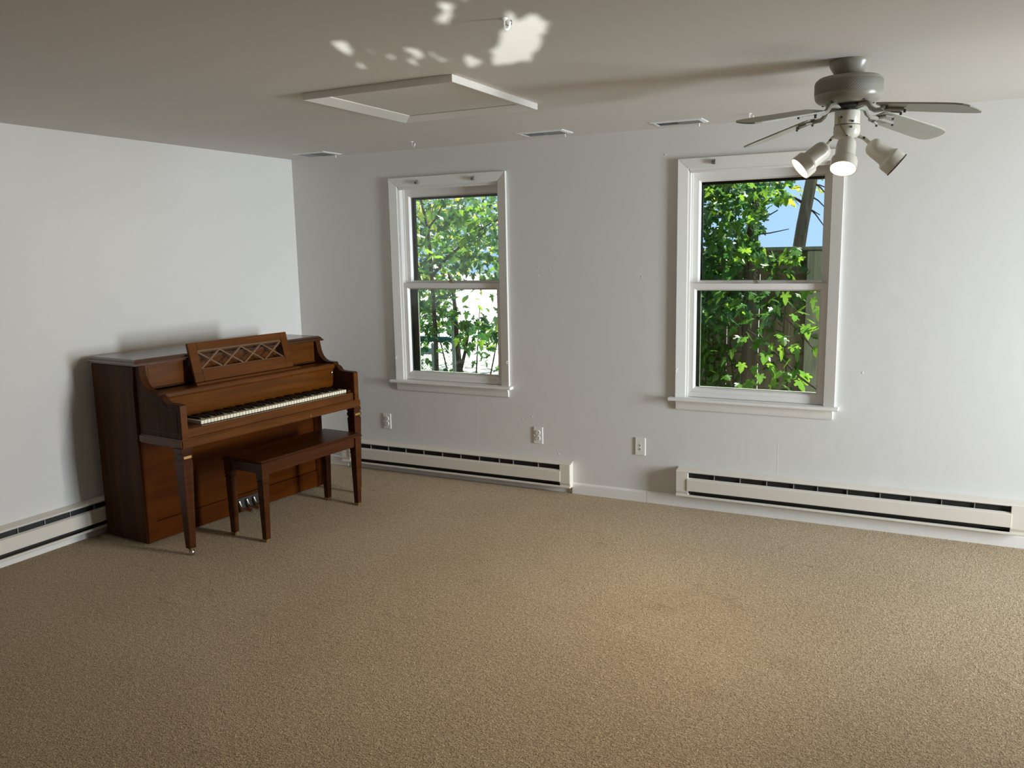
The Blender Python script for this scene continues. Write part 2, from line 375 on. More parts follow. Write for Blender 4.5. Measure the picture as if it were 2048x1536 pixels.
# spackle dabs and plasterboard seams on the back wall
for k, (x, z, r) in enumerate([(2.105, 2.215, .006), (2.142, 1.503, .008), (1.923, 2.22, .005), (2.041, 2.06, .006), (2.055, 1.524, .006), (2.0, 1.554, .006), (2.054, 1.471, .008),
                               (2.393, 1.344, .006), (2.771, 1.462, .007), (2.915, 2.196, .010), (4.08, .915, .010), (1.994, .509, .008), (1.162, .398, .007), (1.921, .485, .008), (2.19, .262, .009)]):
    MB().lathe([(0.0001, 0), (r*.9, 0), (r*.7, .0006), (r*.35, .0011), (.0001, .0013)], 10, Matrix.Translation((x, 0, z)) @ Matrix.Rotation(PI/2, 4, 'X')).build('spackle_dab', 'wall_paint', wb, smooth=True)
for x, z0, z1 in ((1.562, .235, .61), (3.631, .262, .47), (2.815, .078, .27)):
    MB().prism([(x-.003, .0005), (x-.0012, -.0004), (x+.0008, -.0004), (x+.003, .0005)], z0, z1, 'z').build('wall_seam', 'wall_paint', wb)

# baseboards
def bb_prof(s): return [(0, 0), (s*.012, 0), (s*.012, .062), (s*.009, .070), (s*.004, .075), (0, .075)]
bbk = empty('baseboard_back', (0, 0, 0)); tag(bbk, 'white baseboard along the foot of the window wall', 'baseboard', kind='structure')
for x0, x1 in ((0, .40), (2.295, 2.817), (2.819, XR)):
    MB().prism(bb_prof(-1), x0, x1, 'x').build('board', 'trim_paint', bbk)
bbl = empty('baseboard_left', (0, 0, 0)); tag(bbl, 'white baseboard along the foot of the piano wall', 'baseboard', kind='structure')
for y0, y1 in ((YB, -3.3), (-3.3, -1.2), (-1.2, -.012)):
    MB().prism([(q[0], q[1]*.62) for q in bb_prof(1)], y0, y1, 'y').build('board', 'trim_paint', bbl)

# ------------------------------------------------------------------ windows
def mitred(b, o0, o1, i0, i1, side, t_out, t_in, place):
    """one bevelled casing strip: o0-o1 outer edge, i0-i1 inner edge, as 2-D points; place(u, v, t) -> xyz, t = proud of wall"""
    q = [place(*o0, 0), place(*o1, 0), place(*i1, 0), place(*i0, 0), place(*o0, t_out), place(*o1, t_out), place(*i1, t_in), place(*i0, t_in)]
    return b.add(q, [(0, 1, 2, 3), (7, 6, 5, 4), (0, 4, 5, 1), (1, 5, 6, 2), (2, 6, 7, 3), (3, 7, 4, 0)])

def make_window(idx, x0, label):
    wn = empty('window_%d' % idx, (x0, 0, .70)); tag(wn, label, 'window', kind='structure')
    zo = -.70
    PL = lambda u, z, t: (u, -t, z+zo)
    CW = .062; zb, zt = .710, 2.162
    for o0, o1, i0, i1 in (((0, zb), (0, zt), (CW, zb), (CW, zt-CW)), ((WW, zb), (WW, zt), (WW-CW, zb), (WW-CW, zt-CW)), ((0, zt), (WW, zt), (CW, zt-CW), (WW-CW, zt-CW))):
        mitred(MB(), o0, o1, i0, i1, 0, .021, .012, PL).build('casing_strip', 'trim_paint', wn, bevel=.0015)
    # jamb lining and stops
    j0, j1 = CW+.001, WW-CW-.001
    MB().box(OU0, j0+.004, .0, WT-.001, zb+zo, 2.1+zo).build('jamb', 'trim_paint', wn)
    MB().box(j1-.004, OU1, .0, WT-.001, zb+zo, 2.1+zo).build('jamb', 'trim_paint', wn)
    MB().box(OU0, OU1, .0, WT-.001, 2.092+zo, 2.102+zo).build('jamb', 'trim_paint', wn)
    for a, c in ((j0+.004, j0+.011), (j1-.011, j1-.004)): MB().box(a, c, .004, .016, zb+zo, 2.092+zo).build('stop_bead', 'trim_paint', wn, bevel=.002)
    for a, c in ((j0+.004, j0+.014), (j1-.014, j1-.004)): MB().box(a, c, .058, .066, zb+zo, 2.092+zo).build('parting_bead', 'trim_paint', wn, bevel=.002)
    MB().box(j0+.004, j1-.004, .004, .016, 2.078+zo, 2.092+zo).build('stop_bead', 'trim_paint', wn, bevel=.002)
    # stool and apron
    st = [(-.054, .694), (-.050, .691), (.02, .691), (.02, .711), (-.046, .711), (-.052, .708), (-.055, .702)]
    MB().prism([(y, z+zo) for y, z in st], -.036, WW+.022, 'x').build('stool', 'trim_paint', wn, smooth=True)
    ap = [(0, .634), (-.010, .634), (-.014, .640), (-.016, .662), (-.020, .676), (-.026, .690), (0, .690)]
    MB().prism([(y, z+zo) for y, z in ap], .004, WW-.010, 'x').build('apron', 'trim_paint', wn, smooth=True)
    MB().box(OU0, OU1, .016, WT+.03, .690+zo, .712+zo).build('sill', 'trim_paint', wn)
    # lower sash
    def sash(name, y0, y1, z0, z1, g0, g1, gz0, gz1, u0, u1, meeting_top):
        s = empty(name, (0, 0, 0)); s.parent = wn
        bv = .010
        def member(o0, o1, i0, i1, nm):
            # flat front with a bevelled inner edge running back to the glass
            b = MB(); ym = (y0+y1)/2
            d = lambda p, t: (p[0], t, p[1]+zo)
            k = [d(o0, y0), d(o1, y0), d(i1, y0), d(i0, y0)]
            g = bv
            def inn(p): return (p[0] + (g if p[0] < (g0+g1)/2 else -g), p[1] + (g if p[1] < (gz0+gz1)/2 else -g))
            k2 = [d(inn(i1), ym), d(inn(i0), ym), d(o0, y1), d(o1, y1), d(inn(i1), y1), d(inn(i0), y1)]
            b.add(k + k2, [(0, 1, 2, 3), (3, 2, 4, 5), (5, 4, 8, 9), (9, 8, 7, 6), (0, 6, 7, 1), (0, 3, 5, 9, 6), (1, 7, 8, 4, 2)])
            return b.build(nm, 'trim_paint', s, bevel=.0012)
        member((u0, z0), (u0, z1), (g0, gz0), (g0, gz1), 'stile'); member((u1, z0), (u1, z1), (g1, gz0), (g1, gz1), 'stile')
        member((u0, z0), (u1, z0), (g0, gz0), (g1, gz0), 'rail'); member((u0, z1), (u1, z1), (g0, gz1), (g1, gz1), 'rail')
        ym = (y0+y1)/2+.004
        MB().box(g0+.004, g1-.004, ym, ym+.003, gz0+zo+.004, gz1+zo-.004).build('pane', 'glass', s)
        return s
    ls = sash('lower_sash', .018, .054, .714, 1.419, .103, .840, .766, 1.385, .064, .876, True)
    # glazing bead step on the bottom rail, lift ridge
    MB().box(.103, .840, .0145, .0195, .744+zo, .749+zo).build('rail_ridge', 'trim_paint', ls, bevel=.001)
    us_ = sash('upper_sash', .066, .100, 1.385, 2.088, .109, .836, 1.425, 2.037, .064, .876, False)
    lk = MB().box(.455, .485, .020, .05, 1.4195+zo, 1.424+zo).build('sash_lock', 'brass', ls, bevel=.001)
    MB().tube([(.470, .034, 1.422+zo), (.478, .030, 1.431+zo), (.452, .026, 1.433+zo)], .0035, 6).build('lock_lever', 'brass', lk)
    # outside storm window: dark frame above, grey aluminium frame below
    sf = empty('storm_window', (0, 0, 0)); sf.parent = wn
    def bar(a, c, z0, z1, m, y0=.128, y1=.155): MB().box(a, c, y0, y1, z0+zo, z1+zo).build('storm_bar', m, sf, bevel=.0015)
    bar(.064, .117, 1.405, 2.075, 'storm_dark'); bar(.826, .876, 1.405, 2.075, 'storm_dark'); bar(.064, .876, 2.013, 2.090, 'storm_dark')
    bar(.064, .112, .712, 1.405, 'storm_grey'); bar(.831, .876, .712, 1.405, 'storm_grey'); bar(.112, .831, .712, .762, 'storm_grey'); bar(.112, .831, 1.368, 1.405, 'storm_dark')
    MB().box(.112, .830, .140, .142, .75+zo, 1.38+zo).build('storm_pane', 'glass', sf)
    MB().box(.112, .830, .146, .148, 1.39+zo, 2.03+zo).build('storm_pane', 'glass', sf)
    return wn
make_window(1, W0[0], 'white double-hung sash window nearer the piano corner, leaves outside')
make_window(2, W0[1], 'white double-hung sash window behind the ceiling fan lamps, fence outside')

# door in the right wall, out of the picture
dr = empty('door_1', (XR, DY0, 0)); tag(dr, 'white framed full-glass door in the wall beyond the picture edge', 'door', kind='structure')
dw = DY1-DY0
for y0, y1, z0, z1 in ((0, .05, 0, DZ1), (dw-.05, dw, 0, DZ1), (0, dw, DZ1-.05, DZ1), (0, dw, 0, .08)):
    MB().box(.02, .07, y0, y1, z0, z1).build('door_frame', 'trim_paint', dr, bevel=.003)
MB().box(.04, .045, .05, dw-.05, .08, DZ1-.05).build('pane', 'glass', dr)

# ------------------------------------------------------------------ electric baseboard heaters
def make_heater(name, length, tabs, label, loc, rz):
    """runs along local +x, back against local y=0, front towards -y; z=0 is the underside of the lip"""
    h = empty(name, loc, rz); tag(h, label, 'heater', 'electric baseboard heaters')
    EC = .075
    MB().box(.002, length-.002, -.006, 0, 0, .172).build('back_plate', 'heater_dark', h)
    MB().box(EC, length-EC, -.040, -.006, .020, .150).build('element_void', 'heater_dark', h)
    # sheet top sloping down from the wall to a rolled lip
    MB().prism([(0, .178), (-.058, .168), (-.062, .164), (-.062, .160), (-.058, .160), (-.056, .163), (0, .173)], 0, length, 'x').build('top_plate', 'heater_enamel', h)
    MB().prism([(-.055, .158), (-.059, .159), (-.059, .1565), (-.055, .1555)], EC, length-EC-.01, 'x').build('louvre_edge', 'heater_tab', h)
    # front panel with folded top edge
    MB().prism([(-.050, .125), (-.064, .117), (-.066, .113), (-.066, .043), (-.060, .039), (-.058, .043), (-.060, .111), (-.048, .121)], EC-.004, length-EC+.004, 'x').build('front_panel', 'heater_enamel', h, bevel=.0008)
    MB().prism([(0, 0), (-.060, 0), (-.063, .003), (-.063, .012), (-.059, .015), (-.056, .013), (-.056, .004), (0, .004)], 0, length, 'x').build('bottom_lip', 'heater_enamel', h)
    for x0 in (0, length-EC):
        MB().prism([(0, .003), (-.054, .003), (-.054, .020), (-.0615, .034), (-.0615, .160), (-.058, .168), (0, .176)], x0, x0+EC, 'x').build('end_cap', 'heater_enamel', h, bevel=.0015)
    for t in tabs:
        MB().box(t-.002, t+.002, -.048, -.036, .118, .156).build('support_tab', 'heater_tab', h)
    return h
h1x = .385
make_heater('baseboard_heater', 2.298-h1x, [x-h1x for x in (.652, .813, .971, 1.129, 1.288, 1.444, 1.596, 1.756, 1.866, 2.058)], 'white electric baseboard heater low on the wall beside the piano bench', (h1x, -.001, .046), 0)
make_heater('baseboard_heater', 4.925-3.026, [x-3.026 for x in (3.263, 3.421, 3.579, 3.735, 3.870, 4.032, 4.207, 4.364, 4.519, 4.679)], 'white electric baseboard heater mounted above the baseboard under the fence-side window', (3.026, -.001, .084), 0)
make_heater('baseboard_heater', 2.9, [.25+.155*k for k in range(16)], 'white electric baseboard heater running behind the upright piano', (.001, -3.6, .048), R(90))

# ------------------------------------------------------------------ wall plates
def plate_base(name, x, z, label, cat, grp=None):
    o = empty(name, (x, 0, z)); tag(o, label, cat, grp)
    wd, ht = .037, .058
    MB().prism([(-wd, -.001), (-wd+.004, -.006), (wd-.004, -.006), (wd, -.001)], -ht, ht, 'z').build('cover_plate', 'plastic_plate', o, bevel=.0012)
    return o
def outlet(x, z, label):
    o = plate_base('wall_outlet', x, z, label, 'outlet', 'duplex outlets on the window wall')
    My = Matrix.Rotation(PI/2, 4, 'X')
    for s in (-1, 1):
        f = MB().lathe([(.0001, .004), (.0165, .004), (.0170, .009), (.0160, .0105), (.0001, .0105)], 20, Matrix.Translation((0, 0, s*.0195)) @ My).build('receptacle', 'plastic_plate', o, smooth=True)
        for sx in (-1, 1): MB().box(sx*.0063-.0014, sx*.0063+.0014, -.0109, -.0103, s*.0195+.001, s*.0195+.0095).build('slot', 'socket_dark', f)
        MB().lathe([(.0001, .0103), (.0026, .0103), (.0026, .0109), (.0001, .0109)], 10, Matrix.Translation((0, 0, s*.0195-.008)) @ My).build('ground_hole', 'socket_dark', f)
    MB().lathe([(.0001, .006), (.003, .006), (.002, .0075), (.0001, .0078)], 10, My).build('screw', 'nickel', o)
outlet(.783, .385, 'white duplex outlet between the piano and the leaf-filled window')
outlet(2.041, .381, 'white duplex outlet in the middle of the window wall')
o = plate_base('cable_plate', 2.771, .369, 'white cable plate with two dark holes beneath the gap between windows', 'wall plate')
My = Matrix.Rotation(PI/2, 4, 'X')
for z in (.0065, -.0175):
    f = MB().lathe([(.0062, .0055), (.0070, .0075), (.0050, .0085), (.0042, .0060)], 16, Matrix.Translation((0, 0, z)) @ My).build('jack_ring', 'plastic_plate', o, smooth=True)
    MB().lathe([(.0001, .0062), (.0044, .0062), (.0044, .0068), (.0001, .0068)], 12, Matrix.Translation((0, 0, z)) @ My).build('jack_hole', 'socket_dark', f)
for z in (.022, -.004): MB().lathe([(.0001, .006), (.003, .006), (.002, .0072), (.0001, .0075)], 10, Matrix.Translation((.001, 0, z)) @ My).build('screw', 'plastic_plate', o)

# ------------------------------------------------------------------ attic hatch
ht = empty('ceiling_hatch', ((HX0+HX1)/2, (HY0+HY1)/2, H)); tag(ht, 'square white attic hatch with mitred trim in the ceiling', 'hatch')
hx, hy = (HX1-HX0)/2, (HY1-HY0)/2; TW = .072
PLH = lambda u, v, t: (u, v, -t)
for o0, o1, i0, i1 in (((-hx, -hy), (-hx, hy), (-hx+TW, -hy+TW), (-hx+TW, hy-TW)), ((hx, -hy), (hx, hy), (hx-TW, -hy+TW), (hx-TW, hy-TW)),
                       ((-hx, -hy), (hx, -hy), (-hx+TW, -hy+TW), (hx-TW, -hy+TW)), ((-hx, hy), (hx, hy), (-hx+TW, hy-TW), (hx-TW, hy-TW))):
    mitred(MB(), o0, o1, i0, i1, 0, .030, .009, PLH).build('trim_strip', 'trim_paint', ht, bevel=.001)
MB().box(-hx+TW+.004, hx-TW-.004, -hy+TW+.004, hy-TW-.004, -.006, -.0005).build('hatch_panel', 'ceiling_paint', ht, bevel=.001)
MB().box(-hx+TW-.006, hx-TW+.006, -hy+TW-.006, hy-TW+.006, -.001, -.0002).build('dark_gap', 'socket_dark', ht)

# ------------------------------------------------------------------ ceiling registers
def register(x0, x1, y0, y1, label):
    o = empty('ceiling_register', ((x0+x1)/2, (y0+y1)/2, H)); tag(o, label, 'air vent', 'ceiling air registers along the window wall')
    a, c = (x1-x0)/2, (y1-y0)/2; F = .022
    for o0, o1, i0, i1 in (((-a, -c), (-a, c), (-a+F, -c+F), (-a+F, c-F)), ((a, -c), (a, c), (a-F, -c+F), (a-F, c-F)),
                           ((-a, -c), (a, -c), (-a+F, -c+F), (a-F, -c+F)), ((-a, c), (a, c), (-a+F, c-F), (a-F, c-F))):
        mitred(MB(), o0, o1, i0, i1, 0, .004, .008, PLH).build('flange', 'vent_white', o)
    MB().box(-a+F, a-F, -c+F, c-F, -.003, -.0005).build('damper_box', 'socket_dark', o)
    n = 22
    for k in range(n):
        u = -a+F+.006 + (2*a-2*F-.012)*(k+.5)/n; s = 1 if k < n/2 else -1
        # blades of each half lean opposite ways, one half coloured as shaded
        MB().add([(u-s*.006, -c+F, -.003), (u+s*.004, -c+F, -.0085), (u+s*.004, c-F, -.0085), (u-s*.006, c-F, -.003),
                  (u-s*.006+.001, -c+F, -.003), (u+s*.004+.001, -c+F, -.0085), (u+s*.004+.001, c-F, -.0085), (u-s*.006+.001, c-F, -.003)],
                 [(0, 1, 2, 3), (7, 6, 5, 4), (0, 4, 5, 1), (1, 5, 6, 2), (2, 6, 7, 3), (3, 7, 4, 0)]).build('louvre', 'vent_white' if s > 0 else 'vent_white_shaded', o)
    MB().tube([(a-F-.03, c-.012, -.006), (a-F-.03, c-.006, -.018), (a-F-.030, c-.004, -.024)], .004, 8).build('damper_lever', 'vent_white', o)
register(.24, .545, -.295, -.085, 'white ceiling air register in the corner above the piano')
register(2.07, 2.38, -.332, -.155, 'white ceiling air register between the attic hatch and the window wall')
register(2.905, 3.207, -.285, -.125, 'white ceiling air register nearest the ceiling fan')

# ------------------------------------------------------------------ hooks
def ceiling_hook(x, y, label):
    o = empty('ceiling_hook', (x, y, H)); tag(o, label, 'hook', 'white screw hooks in the ceiling')
    MB().lathe([(.0001, -.006), (.008, -.005), (.013, -.0015), (.013, 0), (.0001, 0)], 14).build('base_cap', 'vent_white', o, smooth=True)
    pts = [(0, 0, -.004), (0, 0, -.020)] + [(.010-.010*math.cos(t), 0, -.020-.014*math.sin(t)) for t in [PI*k/8 for k in range(1, 9)]] + [(.0215, 0, -.012)]
    MB().tube(pts, .0032, 7).build('hook_wire', 'vent_white', o, smooth=True)
ceiling_hook(1.334, -.365, 'small white ceiling hook above the leaf-filled window')
ceiling_hook(3.469, -.286, 'small white ceiling hook left of the fan blades')
ceiling_hook(3.186, -2.643, 'small white ceiling hook beside the bright sun patch')
def bracket(x, z, label):
    o = empty('curtain_bracket', (x, -.019, z)); tag(o, label, 'bracket', 'metal curtain rod brackets')
    MB().box(-.010, .010, -.0015, .0, -.014, .014).build('back_plate', 'nickel', o, bevel=.0008)
    for s in (-1, 1):
        MB().prism([(s*.009-.001, 0), (s*.009+.001, 0), (s*.009+.001, -.016), (s*.009-.001, -.016)], -.012, .010, 'z').build('arm', 'nickel', o)
    MB().prism([(-.010, -.0145), (.010, -.0145), (.010, -.016), (-.010, -.016)], .002, .010, 'z').build('cross_lip', 'nickel', o)
bracket(1.131, 2.125, 'small metal curtain bracket on the casing above the piano-side window, nearer the corner')
bracket(1.586, 2.127, 'small metal curtain bracket on the casing above the piano-side window, further from the corner')
bracket(3.217, 2.134, 'small metal curtain bracket on the casing of the fence-side window')
def cup_hook(x, z, label):
    o = empty('cup_hook', (x, -.019, z)); tag(o, label, 'hook', 'tiny white cup hooks on the window casings')
    MB().lathe([(.0001, 0), (.005, 0), (.004, .002), (.0001, .0025)], 10, Matrix.Rotation(PI/2, 4, 'X')).build('collar', 'vent_white', o)
    MB().tube([(0, 0, 0), (0, -.006, 0)] + [(0, -.006-.008*math.sin(t), -.008+.008*math.cos(t)) for t in [PI*1.3*k/8 for k in range(1, 9)]], .0016, 6).build('hook_wire', 'vent_white', o)
cup_hook(.905, .884, 'tiny white cup hook on the casing side nearest the piano')
cup_hook(1.822, .887, 'tiny white cup hook on the far casing of the piano-side window')
cup_hook(3.010, .890, 'tiny white cup hook on the casing of the fence-side window')

# ------------------------------------------------------------------ spinet piano
P = empty('spinet_piano', (.468, -1.947, 0), R(84.9))
tag(P, 'brown walnut spinet piano with lattice music desk against the plain wall', 'piano')
PW = 1.425          # cabinet width
# cabinet ends, base and back
for x0 in (0, PW-.045):
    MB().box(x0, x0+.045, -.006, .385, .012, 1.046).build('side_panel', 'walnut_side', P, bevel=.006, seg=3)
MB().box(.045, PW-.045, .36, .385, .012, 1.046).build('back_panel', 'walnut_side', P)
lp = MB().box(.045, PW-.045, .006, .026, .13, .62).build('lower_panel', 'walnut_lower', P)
MB().box(.045, PW-.045, .002, .030, .012, .126).build('toe_rail', 'walnut_lower', P, bevel=.002)
for x0 in (.0, PW-.075): MB().box(x0+.001, x0+.074, -.010, .02, .013, .612).build('corner_post', 'walnut_lower', P, bevel=.008, seg=3)
MB().box(.05, PW-.05, .03, .36, .012, .05).build('floor_board', 'walnut_side', P)
# lid with moulded edge
lid = [(-.048, 1.046), (-.048, 1.056), (-.040, 1.062), (-.034, 1.072), (-.022, 1.079), (.385, 1.079), (.395, 1.072), (.395, 1.046)]
vs_ = []; n_ = len(lid)
lb = MB()
for xx, f in ((-.012, 0), (-.012, 1), (0, 2)): pass
def ring(inset, z, y0, y1): return [(-.014+inset, y0+inset, z), (PW+.014-inset, y0+inset, z), (PW+.014-inset, y1, z), (-.014+inset, y1, z)]
rs = [ring(0, 1.046, -.048, .392), ring(0, 1.056, -.048, .392), ring(.007, 1.060, -.048, .392), ring(.013, 1.071, -.048, .392), ring(.026, 1.079, -.048, .392)]
vv = [q for r_ in rs for q in r_]; ff = [(3, 2, 1, 0), (16, 17, 18, 19)]
for i in range(4):
    for k in range(4): ff.append((i*4+k, i*4+(k+1) % 4, i*4+4+(k+1) % 4, i*4+4+k))
lb.add(vv, ff).build('lid', 'walnut_lid', P)
# upper panel: frame and two framed fields
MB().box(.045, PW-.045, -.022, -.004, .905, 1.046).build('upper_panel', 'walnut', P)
for xa, xb in ((.085, .60), (.82, PW-.085)):
    for q in ((xa, xb, .930, .934), (xa, xb, 1.022, 1.026), (xa, xa+.004, .934, 1.022), (xb-.004, xb, .934, 1.022)):
        MB().box(q[0], q[1], -.0245, -.021, q[2], q[3]).build('inlay_moulding', 'walnut', P)
MB().box(.045, PW-.045, -.030, -.020, .902, .912).build('panel_bead', 'walnut_side', P, bevel=.002)
# cheeks: S-curved brackets from the lid down to the arms
def curve(p0, p1, p2, n=7): return [tuple((1-t)**2*a+2*t*(1-t)*bq+t*t*c for a, bq, c in zip(p0, p1, p2)) for t in [k/n for k in range(n+1)]]
ch = [(-.004, .662), (-.374, .662), (-.374, .846), (-.368, .851), (-.292, .853)]
ch += curve((-.285, .853), (-.250, .853), (-.243, .868), 4)[1:] + curve((-.243, .868), (-.236, .884), (-.212, .888), 4)[1:]
ch += [(-.205, .893), (-.205, .905), (-.198, .909), (-.135, .911)]
ch += curve((-.128, .912), (-.075, .925), (-.055, .985), 6)[1:] + [(-.042, 1.046), (-.004, 1.046)]
for x0 in (.014, PW-.014-.042):
    ck = MB().prism(ch, x0, x0+.042, 'x').build('cheek', 'walnut_side', P, bevel=.0015)
    if x0 < .5:
        gv = [(-.055, .69), (-.345, .69), (-.345, .815), (-.275, .825), (-.235, .855), (-.195, .872), (-.055, .885)]
        for k in range(len(gv)-1):
            a, c = gv[k], gv[k+1]
            MB().tube([(x0-.0005, *a), (x0-.0005, *c)], .0022, 5).build('groove_bead', 'socket_dark', ck)
# front edge caps of the cheeks, in the lighter walnut
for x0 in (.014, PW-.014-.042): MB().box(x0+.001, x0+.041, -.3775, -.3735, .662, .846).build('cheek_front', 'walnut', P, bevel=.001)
# key bed and slip
MB().box(.004, PW-.004, -.384, -.004, .612, .662).build('key_bed', 'walnut', P, bevel=.007, seg=3)
MB().box(.056, PW-.056, -.366, -.337, .662, .7125).build('key_slip', 'walnut', P, bevel=.003)
MB().box(.056, PW-.056, -.346, -.05, .655, .690).build('key_frame', 'socket_dark', P)
KX0, KX1 = .172, 1.337
MB().box(.056, KX0-.002, -.345, -.17, .69, .719).build('key_block', 'walnut_side', P, bevel=.002)
MB().box(KX1+.002, PW-.056, -.345, -.17, .69, .730).build('key_block', 'walnut_side', P, bevel=.002)
# keys
kw = (KX1-KX0)/52
wk = MB().box(.0014, kw-.0014, -.149, 0, -.020, 0).build('white_key', 'ivory', P, bevel=.0012)
wk.location = (KX0, -.186, .735)
for k in range(1, 52): inst(wk, 'white_key', P, (KX0+kw*k, -.186, .735))
bk = MB().prism([(-.116, -.008), (-.116, .005), (-.106, .0125), (0, .0135), (0, -.008)], -.0055, .0055, 'x').build('black_key', 'ebony', P, bevel=.001)
first = True
for k in range(51):
    if (k % 7) in (0, 2, 3, 5, 6) and (k % 7) in {0: 1, 2: 1, 3: 1, 5: 1, 6: 1}:
        # the lowest white key is A: sharps follow A, C, D, F and G
        lx = KX0+kw*(k+1)
        if first: bk.location = (lx, -.186, .735); first = False
        else: inst(bk, 'black_key', P, (lx, -.186, .735))
# fall board and shelf
MB().prism([(-.196, .866), (-.176, .866), (-.160, .745), (-.178, .742), (-.186, .760)], .056, PW-.056, 'x').build('fall_board', 'walnut', P, bevel=.002)
MB().prism([(-.030, .896), (-.030, .880), (-.190, .866), (-.205, .868), (-.210, .876), (-.208, .893), (-.200, .900)], .0565, PW-.0565, 'x').build('music_shelf', 'walnut', P, bevel=.001)
MB().box(.305, 1.115, -.150, -.106, .8985, .912).build('book_ledge', 'walnut', P, bevel=.003)
MB().lathe([(.0001, 0), (.005, 0), (.004, .006), (.008, .011), (.008, .016), (.0001, .019)], 14, Matrix.Translation((1.345, -.193, .842)) @ Matrix.Rotation(PI/2, 4, 'X')).build('fall_board_knob', 'nickel', P, smooth=True)
MB().box(.953, .957, -.385, -.383, .622, .634).build('lock_plate', 'nickel', P)
# music desk
D = empty('music_desk', (.325, -.104, .911)); D.parent = P; D.rotation_euler = (R(-13.5), 0, 0)
DWd, DH = .760, .232
def dbox(x0, x1, z0, z1, y0=-.012, y1=.006, nm='desk_frame', m='walnut', bv=.002): return MB().box(x0, x1, y0, y1, z0, z1).build(nm, m, D, bevel=bv)
dbox(0, .062, 0, DH); dbox(DWd-.055, DWd, 0, DH); dbox(.062, DWd-.055, 0, .072); dbox(.062, DWd-.055, DH-.046, DH)
gx0, gx1, gz0, gz1 = .062, DWd-.055, .072, DH-.046
dbox(gx0, gx1, gz1-.010, gz1, -.004, .002, 'inner_fillet', 'desk_strip', .001); dbox(gx0, gx1, gz0, gz0+.004, -.004, .002, 'inner_fillet', 'desk_strip', .0005)
cellw = (gx1-gx0)/4
for k in range(4):
    for up in (0, 1):
        xa, xb = gx0+cellw*k, gx0+cellw*(k+1)
        za, zb_ = (gz0, gz1-.008) if up else (gz1-.008, gz0)
        dv = Vector((xb-xa, 0, zb_-za)); nn = Vector((-dv.z, 0, dv.x)).normalized()*.0045
        yo = -.006 if up else -.002
        q = [Vector((xa, yo, za))-nn, Vector((xb, yo, zb_))-nn, Vector((xb, yo, zb_))+nn, Vector((xa, yo, za))+nn]
        MB().add(q+[v+Vector((0, .005, 0)) for v in q], [(0, 1, 2, 3), (7, 6, 5, 4), (0, 4, 5, 1), (1, 5, 6, 2), (2, 6, 7, 3), (3, 7, 4, 0)]).build('lattice_strip', 'desk_strip', D)
# front legs
def piano_leg(cx, cy):
    lg = MB().taper(cx, cy, [(.612, .034), (.586, .034), (.582, .030), (.576, .030), (.572, .034), (.552, .034), (.548, .029), (.540, .029), (.536, .033), (.524, .033), (.05, .020), (.043, .020)]).build('leg', 'walnut_bench', P, bevel=.0015)
    MB().box(cx-.024, cx+.024, cy-.0352, cy-.033, .555, .569).build('gilt_band', 'gilt', lg)
    for s in (-1, 1):
        MB().add([(cx+s*.018, cy-.0325, .50), (cx+s*.020, cy-.0325, .50), (cx+s*.013, cy-.0215, .09), (cx+s*.011, cy-.0215, .09)], [(0, 1, 2, 3)]).build('flute', 'socket_dark', lg) if False else None
        MB().tube([(cx+s*.020, cy-.0318, .505), (cx+s*.012, cy-.0222, .09)], .0018, 5).build('flute_bead', 'walnut', lg)
    cs = MB().lathe([(.0001, .046), (.012, .046), (.014, .040), (.012, .030), (.008, .026), (.0001, .026)], 12, Matrix.Translation((cx, cy, 0))).build('caster', 'brass', lg, smooth=True)
    MB().lathe([(.0001, -.010), (.014, -.010), (.0165, -.005), (.0165, .005), (.014, .010), (.0001, .010)], 16, Matrix.Translation((cx+.004, cy, .0168)) @ Matrix.Rotation(PI/2, 4, 'Y')).build('caster_wheel', 'nickel', cs, smooth=True)
piano_leg(.036, -.345); piano_leg(PW-.036, -.345)
# pedals
for k, x in enumerate((.655, .715, .772)):
    MB().tube([(x, .01, .092), (x, -.012, .088), (x+.004, -.020, .060), (x+.010, -.034, .044), (x+.016, -.070, .040), (x+.018, -.105, .036)], [.007, .008, .009, .010, .012, .011], 8).build('pedal', 'nickel', P, smooth=True)
MB().box(.62, .83, -.001, .004, .03, .105).build('pedal_slot', 'socket_dark', P)

# ------------------------------------------------------------------ piano bench
bc = Vector((.468, -1.947, 0)) + Matrix.Rotation(R(84.9), 3, 'Z') @ Vector((.790, -.405, 0))
B = empty('piano_bench', bc, R(84.9+1.2)); tag(B, 'dark brown wooden bench with tapered legs in front of the piano', 'bench')
bl, bd_ = .430, .166
tb = MB()
rs = []
for ins, z in ((.0, .462), (.0, .468), (.006, .472), (.004, .478), (.012, .484)): rs.append([(-bl+ins, -bd_+ins, z), (bl-ins, -bd_+ins, z), (bl-ins, bd_-ins, z), (-bl+ins, bd_-ins, z)])
vv = [q for r_ in rs for q in r_]; ff = [(3, 2, 1, 0), (16, 17, 18, 19)]
for i in range(4):
    for k in range(4): ff.append((i*4+k, i*4+(k+1) % 4, i*4+4+(k+1) % 4, i*4+4+k))
tb.add(vv, ff).build('seat', 'walnut_bench', B)
MB().box(-bl+.05, bl-.05, -bd_+.018, -bd_+.036, .398, .462).build('apron', 'walnut_bench', B, bevel=.002)
MB().box(-bl+.05, bl-.05, bd_-.036, bd_-.018, .398, .462).build('apron', 'walnut_bench', B, bevel=.002)
